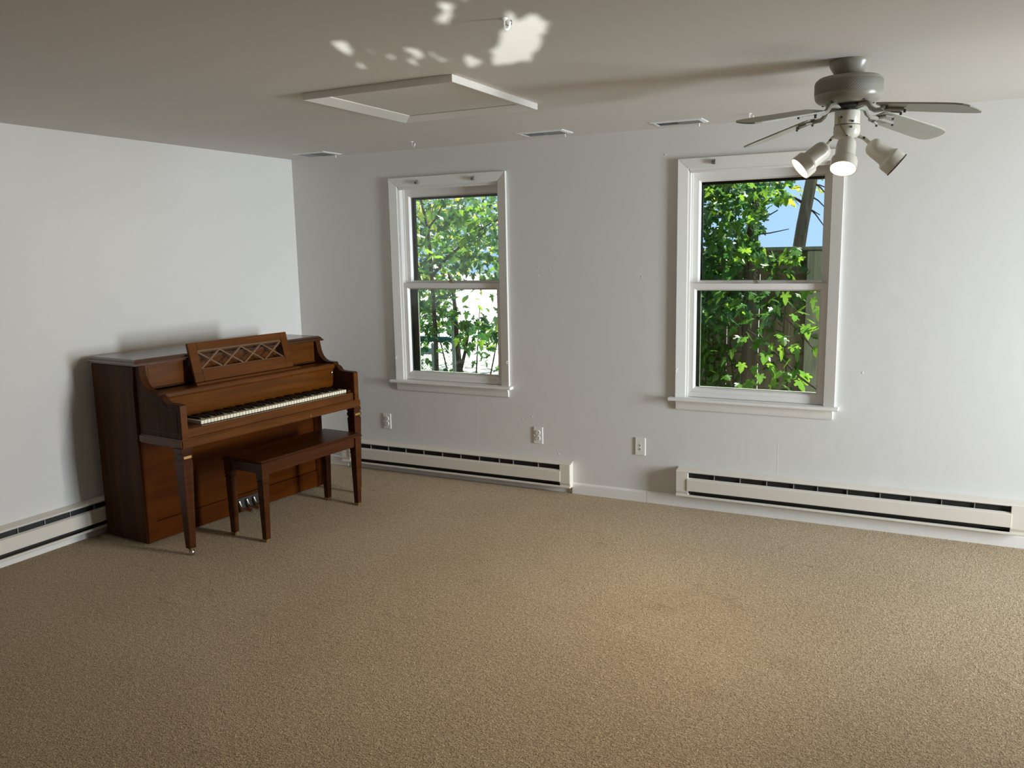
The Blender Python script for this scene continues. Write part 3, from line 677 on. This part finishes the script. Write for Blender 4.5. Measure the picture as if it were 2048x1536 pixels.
for s in (-1, 1):
    pr_ = [(-bd_+.05, .462), (-bd_+.05, .385), (-bd_+.075, .410), (bd_-.075, .410), (bd_-.05, .385), (bd_-.05, .462)]
    MB().prism(pr_, s*(bl-.022)-.009, s*(bl-.022)+.009, 'x').build('end_apron', 'walnut_bench', B, bevel=.001)
    for t in (-1, 1):
        cx, cy = s*(bl-.034), t*(bd_-.034)
        lg = MB().taper(cx, cy, [(.462, .026), (.376, .026), (.372, .022), (.366, .022), (.362, .026), (.356, .026), (.352, .021), (.346, .021), (.342, .0235), (.016, .0165)]).build('leg', 'walnut_bench', B, bevel=.0012)
        MB().taper(cx, cy, [(.018, .0180), (0, .0170)]).build('ferrule', 'brass', lg, bevel=.001)

# ------------------------------------------------------------------ ceiling fan
FC = Vector((4.076, -1.415, H))
F = empty('ceiling_fan', FC); tag(F, 'beige four-blade ceiling fan with three spotlights', 'ceiling fan')
MB().lathe([(.0001, 0), (.076, 0), (.077, -.006), (.074, -.020), (.064, -.038), (.055, -.052), (.051, -.060), (.0001, -.060)], 32).build('canopy', 'fan_enamel', F, smooth=True)
MB().lathe([(.0001, -.056), (.080, -.060), (.112, -.066), (.124, -.076), (.126, -.082)], 40).build('housing_top', 'fan_enamel', F, smooth=True)
hb = MB().lathe([(.1255, -.082), (.1270, -.084), (.1270, -.126), (.1255, -.128)], 40).build('perforated_band', 'fan_band', F, smooth=True)
MB().lathe([(.126, -.128), (.126, -.136), (.122, -.148), (.110, -.158), (.085, -.165), (.060, -.166), (.0001, -.166)], 40).build('housing_bottom', 'fan_enamel', F, smooth=True)
MB().lathe([(.0001, -.160), (.060, -.160), (.060, -.176), (.045, -.182), (.014, -.182), (.014, -.205), (.0001, -.205)], 24).build('rotor_hub', 'fan_dark', F, smooth=True)
for k in range(5): MB().lathe([(.0001, -.163), (.005, -.163), (.005, -.168), (.0001, -.168)], 8, Matrix.Translation((.098*math.cos(k*1.256+.4), .098*math.sin(k*1.256+.4), .004))).build('housing_screw', 'fan_dark', F)
def blade(az):
    M = Matrix.Rotation(R(az), 4, 'Z')
    pitch = R(11.5)
    def wpt(r, t, z): # t across the blade, tilted by pitch
        return M @ Vector((r, t*math.cos(pitch), -.194 - (r-.12)*.170 - t*math.sin(pitch) + z))
    top = [(.165, -.040), (.175, -.050), (.21, -.054), (.44, -.061), (.50, -.059), (.528, -.051), (.542, -.032), (.547, 0)]
    outl = top + [(r, -t) for r, t in top[-2::-1]]
    n = len(outl); th = .006
    b = MB(); b.add([wpt(r, t, 0) for r, t in outl] + [wpt(r, t, th) for r, t in outl], [tuple(range(n))[::-1], tuple(range(n, 2*n))] + [(i, (i+1) % n, n+(i+1) % n, n+i) for i in range(n)])
    bl_ = b.build('blade', 'fan_blade', F, bevel=.0012)
    # blade iron: S-shaped arm from hub, forking to three screws under the blade
    arm = [M @ Vector(q) for q in ((.045, 0, -.174), (.080, 0, -.172), (.100, 0, -.178), (.112, 0, -.196), (.132, 0, -.208))]
    ir = MB().tube(arm + [wpt(.172, 0, -.006)], [.012, .012, .011, .010, .009, .009], 8).build('blade_iron', 'fan_iron', bl_, smooth=True)
    for pts in ([wpt(.172, 0, -.006), wpt(.185, -.030, -.006), wpt(.215, -.040, -.005)], [wpt(.172, 0, -.006), wpt(.185, .030, -.006), wpt(.215, .040, -.005)], [wpt(.172, 0, -.006), wpt(.262, 0, -.005)]):
        MB().tube(pts, .0065, 7).build('iron_fork', 'fan_iron', bl_, smooth=True)
        q = pts[-1]; MB().lathe([(.0001, -.012), (.0045, -.012), (.0045, 0), (.0001, 0)], 8, Matrix.Translation(q)).build('iron_screw', 'fan_dark', bl_)
for az in (54, 144, 234, 324): blade(az)
MB().lathe([(.0001, -.186), (.030, -.187), (.046, -.192), (.0475, -.198), (.0475, -.240), (.0445, -.245), (.0001, -.245)], 28).build('switch_housing', 'fan_white', F, smooth=True)
MB().lathe([(.0001, -.244), (.047, -.244), (.047, -.247), (.0001, -.247)], 24).build('seam_ring', 'fan_dark', F)
MB().lathe([(.0001, -.246), (.049, -.247), (.050, -.252), (.050, -.272), (.047, -.286), (.038, -.296), (.020, -.301), (.0001, -.302)], 28).build('light_fitter', 'fan_white', F, smooth=True)
for a, z in ((R(250), -.218), (R(300), -.236), (R(293), -.258)):
    MB().lathe([(.0001, 0), (.0045, 0), (.0045, .004), (.0001, .004)], 8, Matrix.Translation((.048*math.cos(a), .048*math.sin(a), z)) @ Matrix.Rotation(a, 4, 'Z') @ Matrix.Rotation(PI/2, 4, 'Y')).build('fitter_screw', 'fan_dark', F)
MB().tube([(-.028, -.042, -.214), (-.026, -.046, -.240), (-.006, -.053, -.272), (.004, -.055, -.288), (.006, -.055, -.300)], .0022, 6).build('pull_chain', 'brass', F)
ch_ = MB().tube([(.020, -.050, -.29), (.021, -.052, -.42)], .0012, 5).build('lamp_chain', 'brass', F)
MB().lathe([(.0001, -.446), (.004, -.442), (.0045, -.436), (.002, -.424), (.0001, -.418)], 10, Matrix.Translation((.021, -.052, 0))).build('chain_bob', 'fan_dark', ch_, smooth=True)
def spot(root, top, mouth, lit, label):
    root, top, mouth = Vector(root), Vector(top), Vector(mouth)
    ax = (mouth-top); Ln = ax.length; M = Matrix.Translation(top) @ ax.to_track_quat('Z', 'Y').to_matrix().to_4x4()
    s = MB().lathe([(.0001, 0), (.014, .001), (.026, .007), (.034, .018), (.0365, .034), (.0375, Ln*.62), (.041, Ln*.66), (.0475, Ln*.70), (.0490, Ln*.74), (.0495, Ln), (.0470, Ln), (.0455, Ln*.72), (.0001, Ln*.70)], 32, M).build('spotlight_can', 'fan_white', F, smooth=True)
    if not lit: MB().lathe([(.0480, Ln-.002), (.0505, Ln-.001), (.0505, Ln+.003), (.0475, Ln+.003)], 32, M).build('rim_gasket', 'fan_dark', s)
    MB().lathe([(.0001, Ln-.010), (.030, Ln-.011), (.0445, Ln-.016), (.0445, Ln-.022), (.0001, Ln-.022)], 28, M).build('bulb', 'bulb_lit' if lit else 'bulb_off', s, smooth=True)
    elb = top + (root-top)*.45 + Vector((0, 0, .006))
    MB().tube([root, elb, top+ax*.12], [.009, .008, .007], 8).build('swivel_arm', 'fan_white', s, smooth=True)
    MB().lathe([(.0001, -.010), (.005, -.010), (.005, .010), (.0001, .010)], 8, Matrix.Translation(elb) @ Matrix.Rotation(PI/2, 4, 'X')).build('swivel_screw', 'fan_dark', s)
    if lit:
        lo = light('bulb_light', 'SPOT', FC+mouth+ax.normalized()*.012, ax, lit, (1, .74, .46), spot_size=R(125), spot_blend=.7, shadow_soft_size=.035)
spot((-.045, -.010, -.288), (-.066, -.020, -.322), (-.164, -.066, -.408), 46, '')
spot((.006, -.042, -.296), (.010, -.066, -.304), (.006, -.138, -.424), 28, '')
spot((.043, .012, -.286), (.082, .014, -.318), (.186, .032, -.406), 0, '')

# ------------------------------------------------------------------ outdoors
def at(px, py, Y):
    d = cr*((px-1024)/FPX) + cu*((768-py)/FPX) + cf
    return CP + d*((Y-CP.y)/d.y)
def proj(q):
    d = Vector(q)-CP; z = d.dot(cf); return 1024+FPX*d.dot(cr)/z, 768-FPX*d.dot(cu)/z
GZ = -.35
g = MB().add([(-25, .18, GZ), (25, .18, GZ), (25, 6.5, GZ), (-25, 6.5, GZ)], [(0, 1, 2, 3)]).build('lawn', 'lawn'); tag(g, 'shady lawn and leaf litter outside the windows', 'lawn', kind='structure')
g = MB().add([(-70, 6.5, GZ-.02), (70, 6.5, GZ-.02), (70, 60, GZ-.02), (-70, 60, GZ-.02)], [(0, 1, 2, 3)]).build('pavement', 'concrete'); tag(g, 'sunlit pale pavement seen between the trunks', 'pavement', kind='structure')
g = MB().add([(XR+.12, -12, -.06), (30, -12, -.06), (30, .18, -.06), (XR+.12, .18, -.06)], [(0, 1, 2, 3)]).add([(-12, -20, GZ), (30, -20, GZ), (30, YB-.13, GZ), (-12, YB-.13, GZ)], [(0, 1, 2, 3)]).build('drive', 'concrete'); tag(g, 'pale concrete drive outside the glazed door', 'driveway', kind='structure')

# board fence behind the right-hand window
FN = empty('board_fence', (3.0, 2.6, GZ)); tag(FN, 'weathered brown board fence outside the fan-side window', 'fence')
rnd = random.Random(3)
x = 1.30
wide_after = [2.737, 3.020, 3.285]
while x < 6.3:
    wdt = .136 + rnd.uniform(-.004, .004); gap = rnd.choice((.0005, .001, .0015))
    for wa in wide_after:
        if x < wa < x+wdt+.06 and wa-x > .05: wdt = wa-x-.003; gap = .006
    top = 1.60 + rnd.uniform(-.02, .02) - GZ
    dy = rnd.uniform(-.004, .004)
    MB().box(x-3.0, x+wdt-3.0, dy, dy+.018, .03, top).build('board', 'fence_wood', FN)
    x += wdt+gap
for z0 in (.95, 1.74): MB().box(1.30-3, 6.3-3, -.052, -.004, z0, z0+.085).build('rail', 'fence_wood', FN, bevel=.003)
MB().box(1.30-3, 6.3-3, -.055, .05, 1.945, 1.975).build('cap_board', 'post_wood', FN, bevel=.003)
for xp in (1.45, 3.437, 5.6): MB().box(xp-3, xp+.122-3, -.165, -.054, -.1, 1.935).build('post', 'post_wood', FN, bevel=.004)

# chain-link fence and posts seen by the left-hand window
CF = empty('chain_link_fence', (0, 0, 0)); tag(CF, 'teal chain-link fence with grey posts outside the piano-side window', 'fence')
a = at(700, 679, 3.0); c = at(906, 672, 3.0); c.z = a.z = (a.z+c.z)/2
MB().tube([a, c], .032, 10).build('top_rail', 'teal_metal', CF, smooth=True)
for k in range(26):
    q = a.lerp(c, (k+.5)/26); MB().lathe([(.034, -.012), (.040, 0), (.034, .012)], 8, Matrix.Translation(q) @ Matrix.Rotation(PI/2, 4, 'Y')).build('rail_wrap', 'teal_metal', CF)
for px, py, wpx in ((866, 690, 7.5), (906, 640, 8)):
    q = at(px, py, 2.94); r = wpx/FPX*9.0/2
    MB().lathe([(r, GZ-.1), (r, q.z-.02), (r*1.15, q.z-.02), (r*1.1, q.z+.01), (r*.5, q.z+.03), (.0001, q.z+.035)], 12, Matrix.Translation((q.x, q.y, 0))).build('post', 'post_grey', CF, smooth=True)
q0, q1 = at(815, 706, 2.9), at(866, 703, 2.9); MB().box(q0.x, q1.x, 2.89, 2.92, q1.z-.035, q1.z+.035).build('rail_board', 'post_grey', CF)
wm = MB(); hgt = a.z-GZ
for k in range(40):
    xx = a.x + (c.x-a.x)*k/40
    for s in (-1, 1):
        x1 = xx + s*hgt
        p0, p1 = Vector((xx, 3.0, a.z)), Vector((x1, 3.0, GZ))
        if x1 < a.x: f = (xx-a.x)/(xx-x1); p1 = p0.lerp(p1, f)
        if x1 > c.x: f = (c.x-xx)/(x1-xx); p1 = p0.lerp(p1, f)
        if (p1-p0).length > .05: wm.tube([p0, p1], .0025, 3)
wo_ = wm.build('wire_mesh', 'teal_metal', CF); wo_['kind'] = 'stuff'

# leaves ------------------------------------------------------------
def leaf_outline(kind):
    if kind == 'maple':
        pts = []
        lob = [(-90, .10), (-62, .34), (-35, .50), (-14, .33), (4, .58), (22, .62), (38, .34), (56, .55), (74, .72), (90, 1.0)]
        pts = [(math.cos(R(d_))*r_*.62, math.sin(R(d_))*r_*.62) for d_, r_ in lob]
        pts += [(-x_, y_) for x_, y_ in pts[-2:0:-1]]
        return pts
    if kind == 'ovate':
        pr = [(0, -.5), (.20, -.36), (.30, -.08), (.22, .22), (.08, .42), (0, .56)]
        return pr + [(-x_, y_) for x_, y_ in pr[-2:0:-1]]
OUT = {k: leaf_outline(k) for k in ('maple', 'ovate')}
def leaf_geo(b, M, kind):
    o_ = OUT[kind]; n = len(o_)
    vs2 = [M @ Vector((0, -.02, .02))]
    for x_, y_ in o_: vs2.append(M @ Vector((x_, y_, -.22*abs(x_) - .12*y_*y_)))
    b.add(vs2, [(0, 1+i, 1+(i+1) % n) for i in range(n)])
def leaf_matrix(q, size, rnd, tilt=.7, droop=.4):
    return Matrix.Translation(q) @ Matrix.Rotation(rnd.uniform(0, 2*PI), 4, 'Z') @ Matrix.Rotation(rnd.gauss(-droop, tilt), 4, 'X') @ Matrix.Rotation(rnd.gauss(0, tilt), 4, 'Y') @ Matrix.Scale(size*rnd.uniform(.75, 1.25), 4)
bm_ = MB(); leaf_geo(bm_, Matrix.Identity(4), 'maple')
LEAF_ME = bm_.build('leaf', 'maple_leaf'); bpy.data.objects.remove(LEAF_ME); LEAF_ME = bpy.data.meshes['leaf']
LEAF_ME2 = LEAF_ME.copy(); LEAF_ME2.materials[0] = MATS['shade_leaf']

def foliage(name, parent, pts, size, kind, material, rnd, tilt=.7, droop=.4):
    b = MB()
    for q in pts: leaf_geo(b, leaf_matrix(q, size, rnd, tilt, droop), kind)
    me = bpy.data.meshes.new(name); me.from_pydata(b.v, [], b.f); me.materials.append(MATS[material])
    o = bpy.data.objects.new(name, me); col.objects.link(o); o.parent = parent; o['kind'] = 'stuff'; return o
def leaves(parent, pts, size, rnd, tilt=.6, droop=.5, sunny=1.0):
    for q in pts:
        m = leaf_matrix(q, size, rnd, tilt, droop)
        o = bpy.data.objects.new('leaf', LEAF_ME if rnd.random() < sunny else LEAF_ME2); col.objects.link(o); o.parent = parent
        lo, ro, s_ = m.decompose(); o.location = lo-Vector(parent.location); o.rotation_euler = ro.to_euler(); o.scale = s_
def limb(parent, name, pts, r0, r1, material='bark'):
    pts = [Vector(q)-Vector(parent.location) for q in pts]; n = len(pts)
    return MB().tube(pts, [r0+(r1-r0)*i/(n-1) for i in range(n)], 8).build(name, material, parent, smooth=True)

# holes of open view: (window polygon boxes in picture terms, chance that a leaf there is left out)
def keep(q, rnd, holes):
    x_, y_ = proj(q)
    for x0, x1, y0, y1, pr in holes:
        if x0 < x_ < x1 and y0 < y_ < y1 and rnd.random() < pr: return False
    return True
def cloud(rnd, n, xs, ys, zs_, holes=()):
    out = []
    while len(out) < n:
        q = Vector((rnd.uniform(*xs), rnd.uniform(*ys), rnd.uniform(*zs_)))
        if keep(q, rnd, holes): out.append(q)
    return out
def clumps(rnd, nc, per, rad, xs, ys, zs_, holes=()):
    out = []
    for _ in range(nc):
        c_ = Vector((rnd.uniform(*xs), rnd.uniform(*ys), rnd.uniform(*zs_)))
        for _ in range(per):
            q = c_ + Vector((rnd.gauss(0, rad), rnd.gauss(0, rad), rnd.gauss(0, rad*.45)))
            if keep(q, rnd, holes): out.append(q)
    return out

# --- trees by the piano-side window
H1 = [(912, 1005, 574, 642, .86), (815, 1005, 705, 765, .7), (950, 1005, 375, 400, .8), (915, 960, 545, 568, .7), (830, 915, 664, 694, .8), (855, 912, 690, 750, .7)]
r1 = random.Random(11)
bx = at(872, 740, 1.7)
T1 = empty('maple_sapling', (bx.x, bx.y, GZ)); tag(T1, 'slender forked maple outside the piano-side window', 'tree', 'trees outside the windows')
limb(T1, 'trunk', [(bx.x, bx.y, GZ)] + [at(px, py, 1.7) for px, py in ((872, 690), (868, 620), (864, 560), (860, 500), (856, 458), (848, 425), (838, 385), (826, 330))], .024, .010)
limb(T1, 'branch', [at(px, py, 1.7+k*.03) for k, (px, py) in enumerate(((865, 552), (880, 532), (898, 512), (925, 490), (948, 468), (972, 452), (1010, 430)))], .016, .006)
limb(T1, 'branch', [at(px, py, 1.7) for px, py in ((856, 458), (872, 436), (885, 410), (900, 370))], .009, .004)
limb(T1, 'branch', [at(px, py, 1.75) for px, py in ((857, 462), (840, 440), (818, 415))], .008, .004)
limb(T1, 'branch', [at(px, py, 1.8) for px, py in ((965, 455), (955, 435), (945, 415))], .006, .003)
limb(T1, 'branch', [at(px, py, 1.75) for px, py in ((925, 490), (960, 474), (995, 440))], .005, .003)
limb(T1, 'branch', [at(px, py, 1.6) for px, py in ((905, 505), (925, 520), (935, 550), (955, 560))], .005, .002)
ptsA = [at(r1.uniform(818, 1002), r1.uniform(380, 700), r1.uniform(1.0, 2.3)) for _ in range(520)]
ptsA = [q for q in ptsA if keep(q, r1, H1)]
leaves(T1, ptsA[:290], .115, r1, sunny=.6)
pts = [at(r1.uniform(815, 1005), r1.uniform(375, 690), r1.uniform(1.5, 2.6)) for _ in range(420)]
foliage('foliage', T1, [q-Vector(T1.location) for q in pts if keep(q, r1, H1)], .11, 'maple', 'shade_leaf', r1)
bx = at(917, 745, 2.4)
T2 = empty('dark_tree', (bx.x, bx.y, GZ)); tag(T2, 'thin dark-barked tree in the middle of the piano-side window', 'tree', 'trees outside the windows')
limb(T2, 'trunk', [(bx.x, bx.y, GZ)] + [at(px, py, 2.4) for px, py in ((917, 715), (913, 665), (910, 615), (905, 575), (897, 545))], .032, .014)
limb(T2, 'branch', [at(px, py, 2.4) for px, py in ((921, 742), (930, 705), (936, 670), (941, 650))], .020, .012)
limb(T2, 'branch', [at(px, py, 2.4) for px, py in ((906, 600), (890, 575), (872, 560))], .010, .005)
pts = clumps(r1, 85, 28, .22, (-1.6, .9), (2.3, 4.0), (-.2, 2.6), H1)
foliage('foliage', T2, [q-Vector(T2.location) for q in pts], .11, 'maple', 'shade_leaf', r1)
# sunlit trees farther off
T3 = empty('broad_tree', (-6.2, 8.0, GZ)); tag(T3, 'sunlit yellow-green tree far behind the chain-link fence', 'tree', 'trees outside the windows')
limb(T3, 'trunk', [(-6.2, 8, GZ), (-6.1, 8, 1.2), (-5.8, 8.05, 2.6), (-5.2, 8.1, 5.5)], .14, .05)
pts = clumps(r1, 170, 28, .42, (-6.5, -.8), (6.6, 9.2), (1.0, 5.0), H1)
foliage('foliage', T3, [q-Vector(T3.location) for q in pts], .16, 'maple', 'sun_leaf', r1)
pts = clumps(r1, 30, 30, .30, (-3.0, .4), (4.7, 5.8), (-.2, 1.25), H1)
S1 = empty('understorey_shrub', (-.9, 4.3, GZ)); tag(S1, 'low leafy shrub behind the chain-link fence', 'shrub')
for k in range(5): limb(S1, 'stem', [(-1.2+.15*k, 4.3, GZ), (-1.5+.3*k, 4.3+.1*k, .9)], .014, .005)
foliage('foliage', S1, [q-Vector(S1.location) for q in pts], .10, 'ovate', 'maple_leaf', r1)

# --- trees by the fence-side window
H2 = [(1528, 1660, 402, 497, .985), (1580, 1660, 355, 405, .55), (1608, 1660, 497, 800, .8), (1475, 1500, 610, 790, .4), (1520, 1612, 690, 720, .3)]
r2 = random.Random(23)
bx = at(1499, 640, 2.1)
T4 = empty('brown_tree', (bx.x, bx.y, GZ)); tag(T4, 'brown-barked tree in front of the board fence', 'tree', 'trees outside the windows')
limb(T4, 'trunk', [(bx.x, bx.y, GZ)] + [at(px, py, 2.1) for px, py in ((1499, 640), (1500, 565), (1503, 500), (1506, 440), (1508, 380), (1512, 300))], .060, .045, 'bark_mid')
limb(T4, 'branch', [at(px, py, 1.9) for px, py in ((1502, 412), (1518, 390), (1530, 365), (1545, 330))], .018, .010)
limb(T4, 'branch', [at(px, py, 1.8) for px, py in ((1505, 445), (1530, 435), (1556, 420))], .008, .004)
limb(T4, 'branch', [at(px, py, 1.85) for px, py in ((1500, 470), (1540, 466), (1578, 458))], .007, .003)
pts = [at(r2.uniform(1402, 1600), r2.uniform(350, 520), r2.uniform(1.1, 2.0)) for _ in range(360)]
leaves(T4, [q for q in pts if keep(q, r2, H2)][:230], .115, r2, sunny=.7)
bx = at(1590, 640, 3.4)
T5 = empty('leaning_tree', (bx.x, bx.y, GZ)); tag(T5, 'grey leaning tree trunk rising beyond the board fence', 'tree', 'trees outside the windows')
limb(T5, 'trunk', [(bx.x, bx.y, GZ)] + [at(px, py, 3.4) for px, py in ((1590, 560), (1597, 500), (1605, 450), (1614, 405), (1622, 365), (1636, 300), (1660, 200))], .062, .050, 'bark_pale')
limb(T5, 'branch', [at(px, py, 3.4) for px, py in ((1612, 410), (1590, 396), (1566, 390))], .016, .006)
for k, (x1_, y1_, x2_, y2_) in enumerate(((1618, 390, 1655, 420), (1618, 370, 1660, 378), (1612, 410, 1650, 455), (1622, 360, 1662, 400), (1610, 420, 1640, 430))):
    limb(T5, 'branch', [at(x1_, y1_, 3.4), at((x1_+x2_)/2, (y1_+y2_)/2-4, 3.4), at(x2_, y2_, 3.4)], .009, .004)
pts = clumps(r2, 70, 24, .30, (1.7, 4.6), (3.2, 5.6), (1.75, 4.2), H2)
foliage('foliage', T5, [q-Vector(T5.location) for q in pts], .13, 'maple', 'sun_leaf', r2)
pts = clumps(r2, 115, 26, .17, (1.9, 3.1), (1.2, 2.4), (1.05, 2.9), H2)
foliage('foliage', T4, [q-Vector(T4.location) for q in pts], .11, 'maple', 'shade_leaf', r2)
# ivy over the fence
IV = empty('ivy_vine', (2.45, 2.45, GZ)); tag(IV, 'small-leaved vine climbing the board fence', 'vine')
for px, py in ((1410, 560), (1430, 540), (1465, 570), (1490, 590), (1575, 560)):
    q = at(px, py, 2.5); limb(IV, 'stem', [(q.x-.05, 2.5, GZ), (q.x+.03, 2.49, .4), (q.x-.02, 2.5, .9), q], .006, .003)
pts = []
for _ in range(1500):
    px = 1400 + 235*r2.random()**1.6; py = r2.uniform(500, 790)
    q = at(px, py, r2.uniform(2.25, 2.52))
    if r2.random() < (1.0 if px < 1450 else .55 if py < 620 else .28) and keep(q, r2, H2): pts.append(q)
foliage('foliage', IV, [q-Vector(IV.location) for q in pts], .075, 'ovate', 'ivy_leaf', r2, .8, .6)
# nearest maple, its branch reaching up past the lower sash
bx = at(1660, 800, .95)
T6 = empty('maple_seedling', (bx.x, bx.y, GZ)); tag(T6, 'young maple with large lobed leaves close to the lower pane', 'tree', 'trees outside the windows')
limb(T6, 'stem', [(bx.x, bx.y, GZ), at(1650, 790, .95), at(1600, 755, .95), at(1560, 715, .95), at(1525, 680, .95), at(1495, 660, .95)], .011, .004)
limb(T6, 'branch', [at(1645, 720, .95), at(1600, 665, .95), at(1570, 635, .95)], .006, .003); limb(T6, 'branch', [(bx.x, bx.y, .3), at(1645, 720, .95)], .008, .006)
near = [(1497, 668), (1520, 655), (1535, 672), (1560, 668), (1510, 690), (1545, 692), (1480, 676), (1530, 712), (1565, 700), (1508, 735), (1540, 728), (1575, 722), (1520, 752), (1560, 745), (1590, 742), (1600, 765), (1545, 770), (1575, 775), (1610, 752), (1500, 765),
        (1555, 615), (1580, 605), (1605, 615), (1625, 600), (1590, 632), (1540, 600), (1620, 640), (1635, 655), (1570, 590), (1612, 582), (1640, 620), (1530, 582), (1505, 590), (1555, 580), (1600, 590), (1625, 575), (1475, 600), (1490, 625), (1455, 610), (1440, 590), (1420, 600), (1466, 640)]
near += [(r2.uniform(1410, 1635), r2.uniform(590, 770)) for _ in range(34)]
leaves(T6, [at(px, py, .95+r2.uniform(-.12, .12)) for px, py in near], .125, r2, .45, .75)

# --- added unseen boxwood, its leaves laid out so the gaps shape the ceiling patches
BX = empty('boxwood_gobo', (0, 0, 0)); tag(BX, 'added unseen boxwood with leaf gaps laid out to shape the ceiling patches', 'shrub')
r3 = random.Random(5)
tq = .20; base = GL.lerp(GT, tq)
BX.location = (base.x, base.y, GZ)
MB().lathe([(.0001, 0), (.11, 0), (.15, .22), (.165, .22), (.165, .26), (.14, .26), (.13, .23), (.0001, .23)], 24).build('pot', 'terracotta', BX, smooth=True)
for k in range(5): limb(BX, 'stem', [base+Vector((0, 0, -.5)) if False else Vector((base.x, base.y, GZ+.2)), Vector((base.x+.1*math.cos(k*1.25), base.y+.1*math.sin(k*1.25), base.z-.02))], .010, .005)
beam = (GT-GL).normalized()
def on_ceiling(px, py):
    d = cr*((px-1024)/FPX) + cu*((768-py)/FPX) + cf
    q = CP + d*((H-CP.z)/d.z); return q.x, q.y
Z6 = lambda pts: [on_ceiling(560+x_/3.413, y_/3.413) for x_, y_ in pts]
def blob(x_, y_, a_, b_, an): return Z6([(x_+a_*math.cos(t)*math.cos(R(an))-b_*math.sin(t)*math.sin(R(an)), y_+a_*math.cos(t)*math.sin(R(an))+b_*math.sin(t)*math.cos(R(an))) for t in [2*PI*k/10 for k in range(10)]])
patches = [Z6([(1470, 425), (1715, 392), (1750, 330), (1795, 180), (1755, 90), (1690, 165), (1668, 215), (1655, 95), (1605, 145), (1545, 215), (1528, 300), (1490, 305), (1460, 370)]),
           Z6([(1215, 450), (1330, 438), (1415, 420), (1385, 398), (1300, 392), (1222, 360)])] + [blob(*q) for q in (
    (450, 318, 95, 18, 26), (540, 460, 48, 20, 30), (690, 390, 36, 17, 30), (865, 368, 38, 14, 36), (935, 418, 44, 14, 46), (1070, 390, 30, 46, -25), (1120, 340, 30, 16, 40), (915, 270, 34, 17, 25), (760, 270, 34, 15, 22),
    (1028, 140, 30, 34, 0), (1140, 150, 24, 62, -18), (1145, 25, 36, 40, 0), (1390, 230, 18, 40, -20), (1535, 90, 24, 46, -8), (890, 455, 40, 22, 30))]
def inside(poly, x_, y_):
    c_ = False; n = len(poly)
    for i in range(n):
        (xa, ya), (xb, yb) = poly[i], poly[(i+1) % n]
        if (ya > y_) != (yb > y_) and x_ < (xb-xa)*(y_-ya)/(yb-ya)+xa: c_ = not c_
    return c_
def open_patch(q):
    dd = (q-GL); t = (H-GL.z)/dd.z; cpt = GL+dd*t
    return any(inside(pl, cpt.x, cpt.y) for pl in patches)
sd = beam.cross(Vector((0, 0, 1))).normalized(); upv = sd.cross(beam)
lf = MB(); dl = GL.length and (GT-GL).length*tq
for k in range(11000):
    a_, rr = r3.uniform(0, 2*PI), .22*math.sqrt(r3.random())
    q = base + sd*math.cos(a_)*rr + upv*math.sin(a_)*rr + beam*r3.uniform(-.03, .03)
    sz = .0125
    ring_ok = all(not open_patch(q+sd*sz*ca+upv*sz*sa) for ca, sa in ((0, 0), (.6, 0), (-.6, 0), (0, .6), (0, -.6)))
    if not ring_ok: continue
    n_ = (-beam + Vector((r3.gauss(0, .35), r3.gauss(0, .35), r3.gauss(0, .35)))).normalized()
    M_ = Matrix.Translation(q-Vector(BX.location)) @ n_.to_track_quat('Z', 'Y').to_matrix().to_4x4() @ Matrix.Rotation(r3.uniform(0, 6.28), 4, 'Z') @ Matrix.Scale(.0175, 4)
    leaf_geo(lf, M_, 'ovate')
me = bpy.data.meshes.new('foliage'); me.from_pydata(lf.v, [], lf.f); me.materials.append(MATS['ivy_leaf'])
o = bpy.data.objects.new('foliage', me); col.objects.link(o); o.parent = BX; o['kind'] = 'stuff'
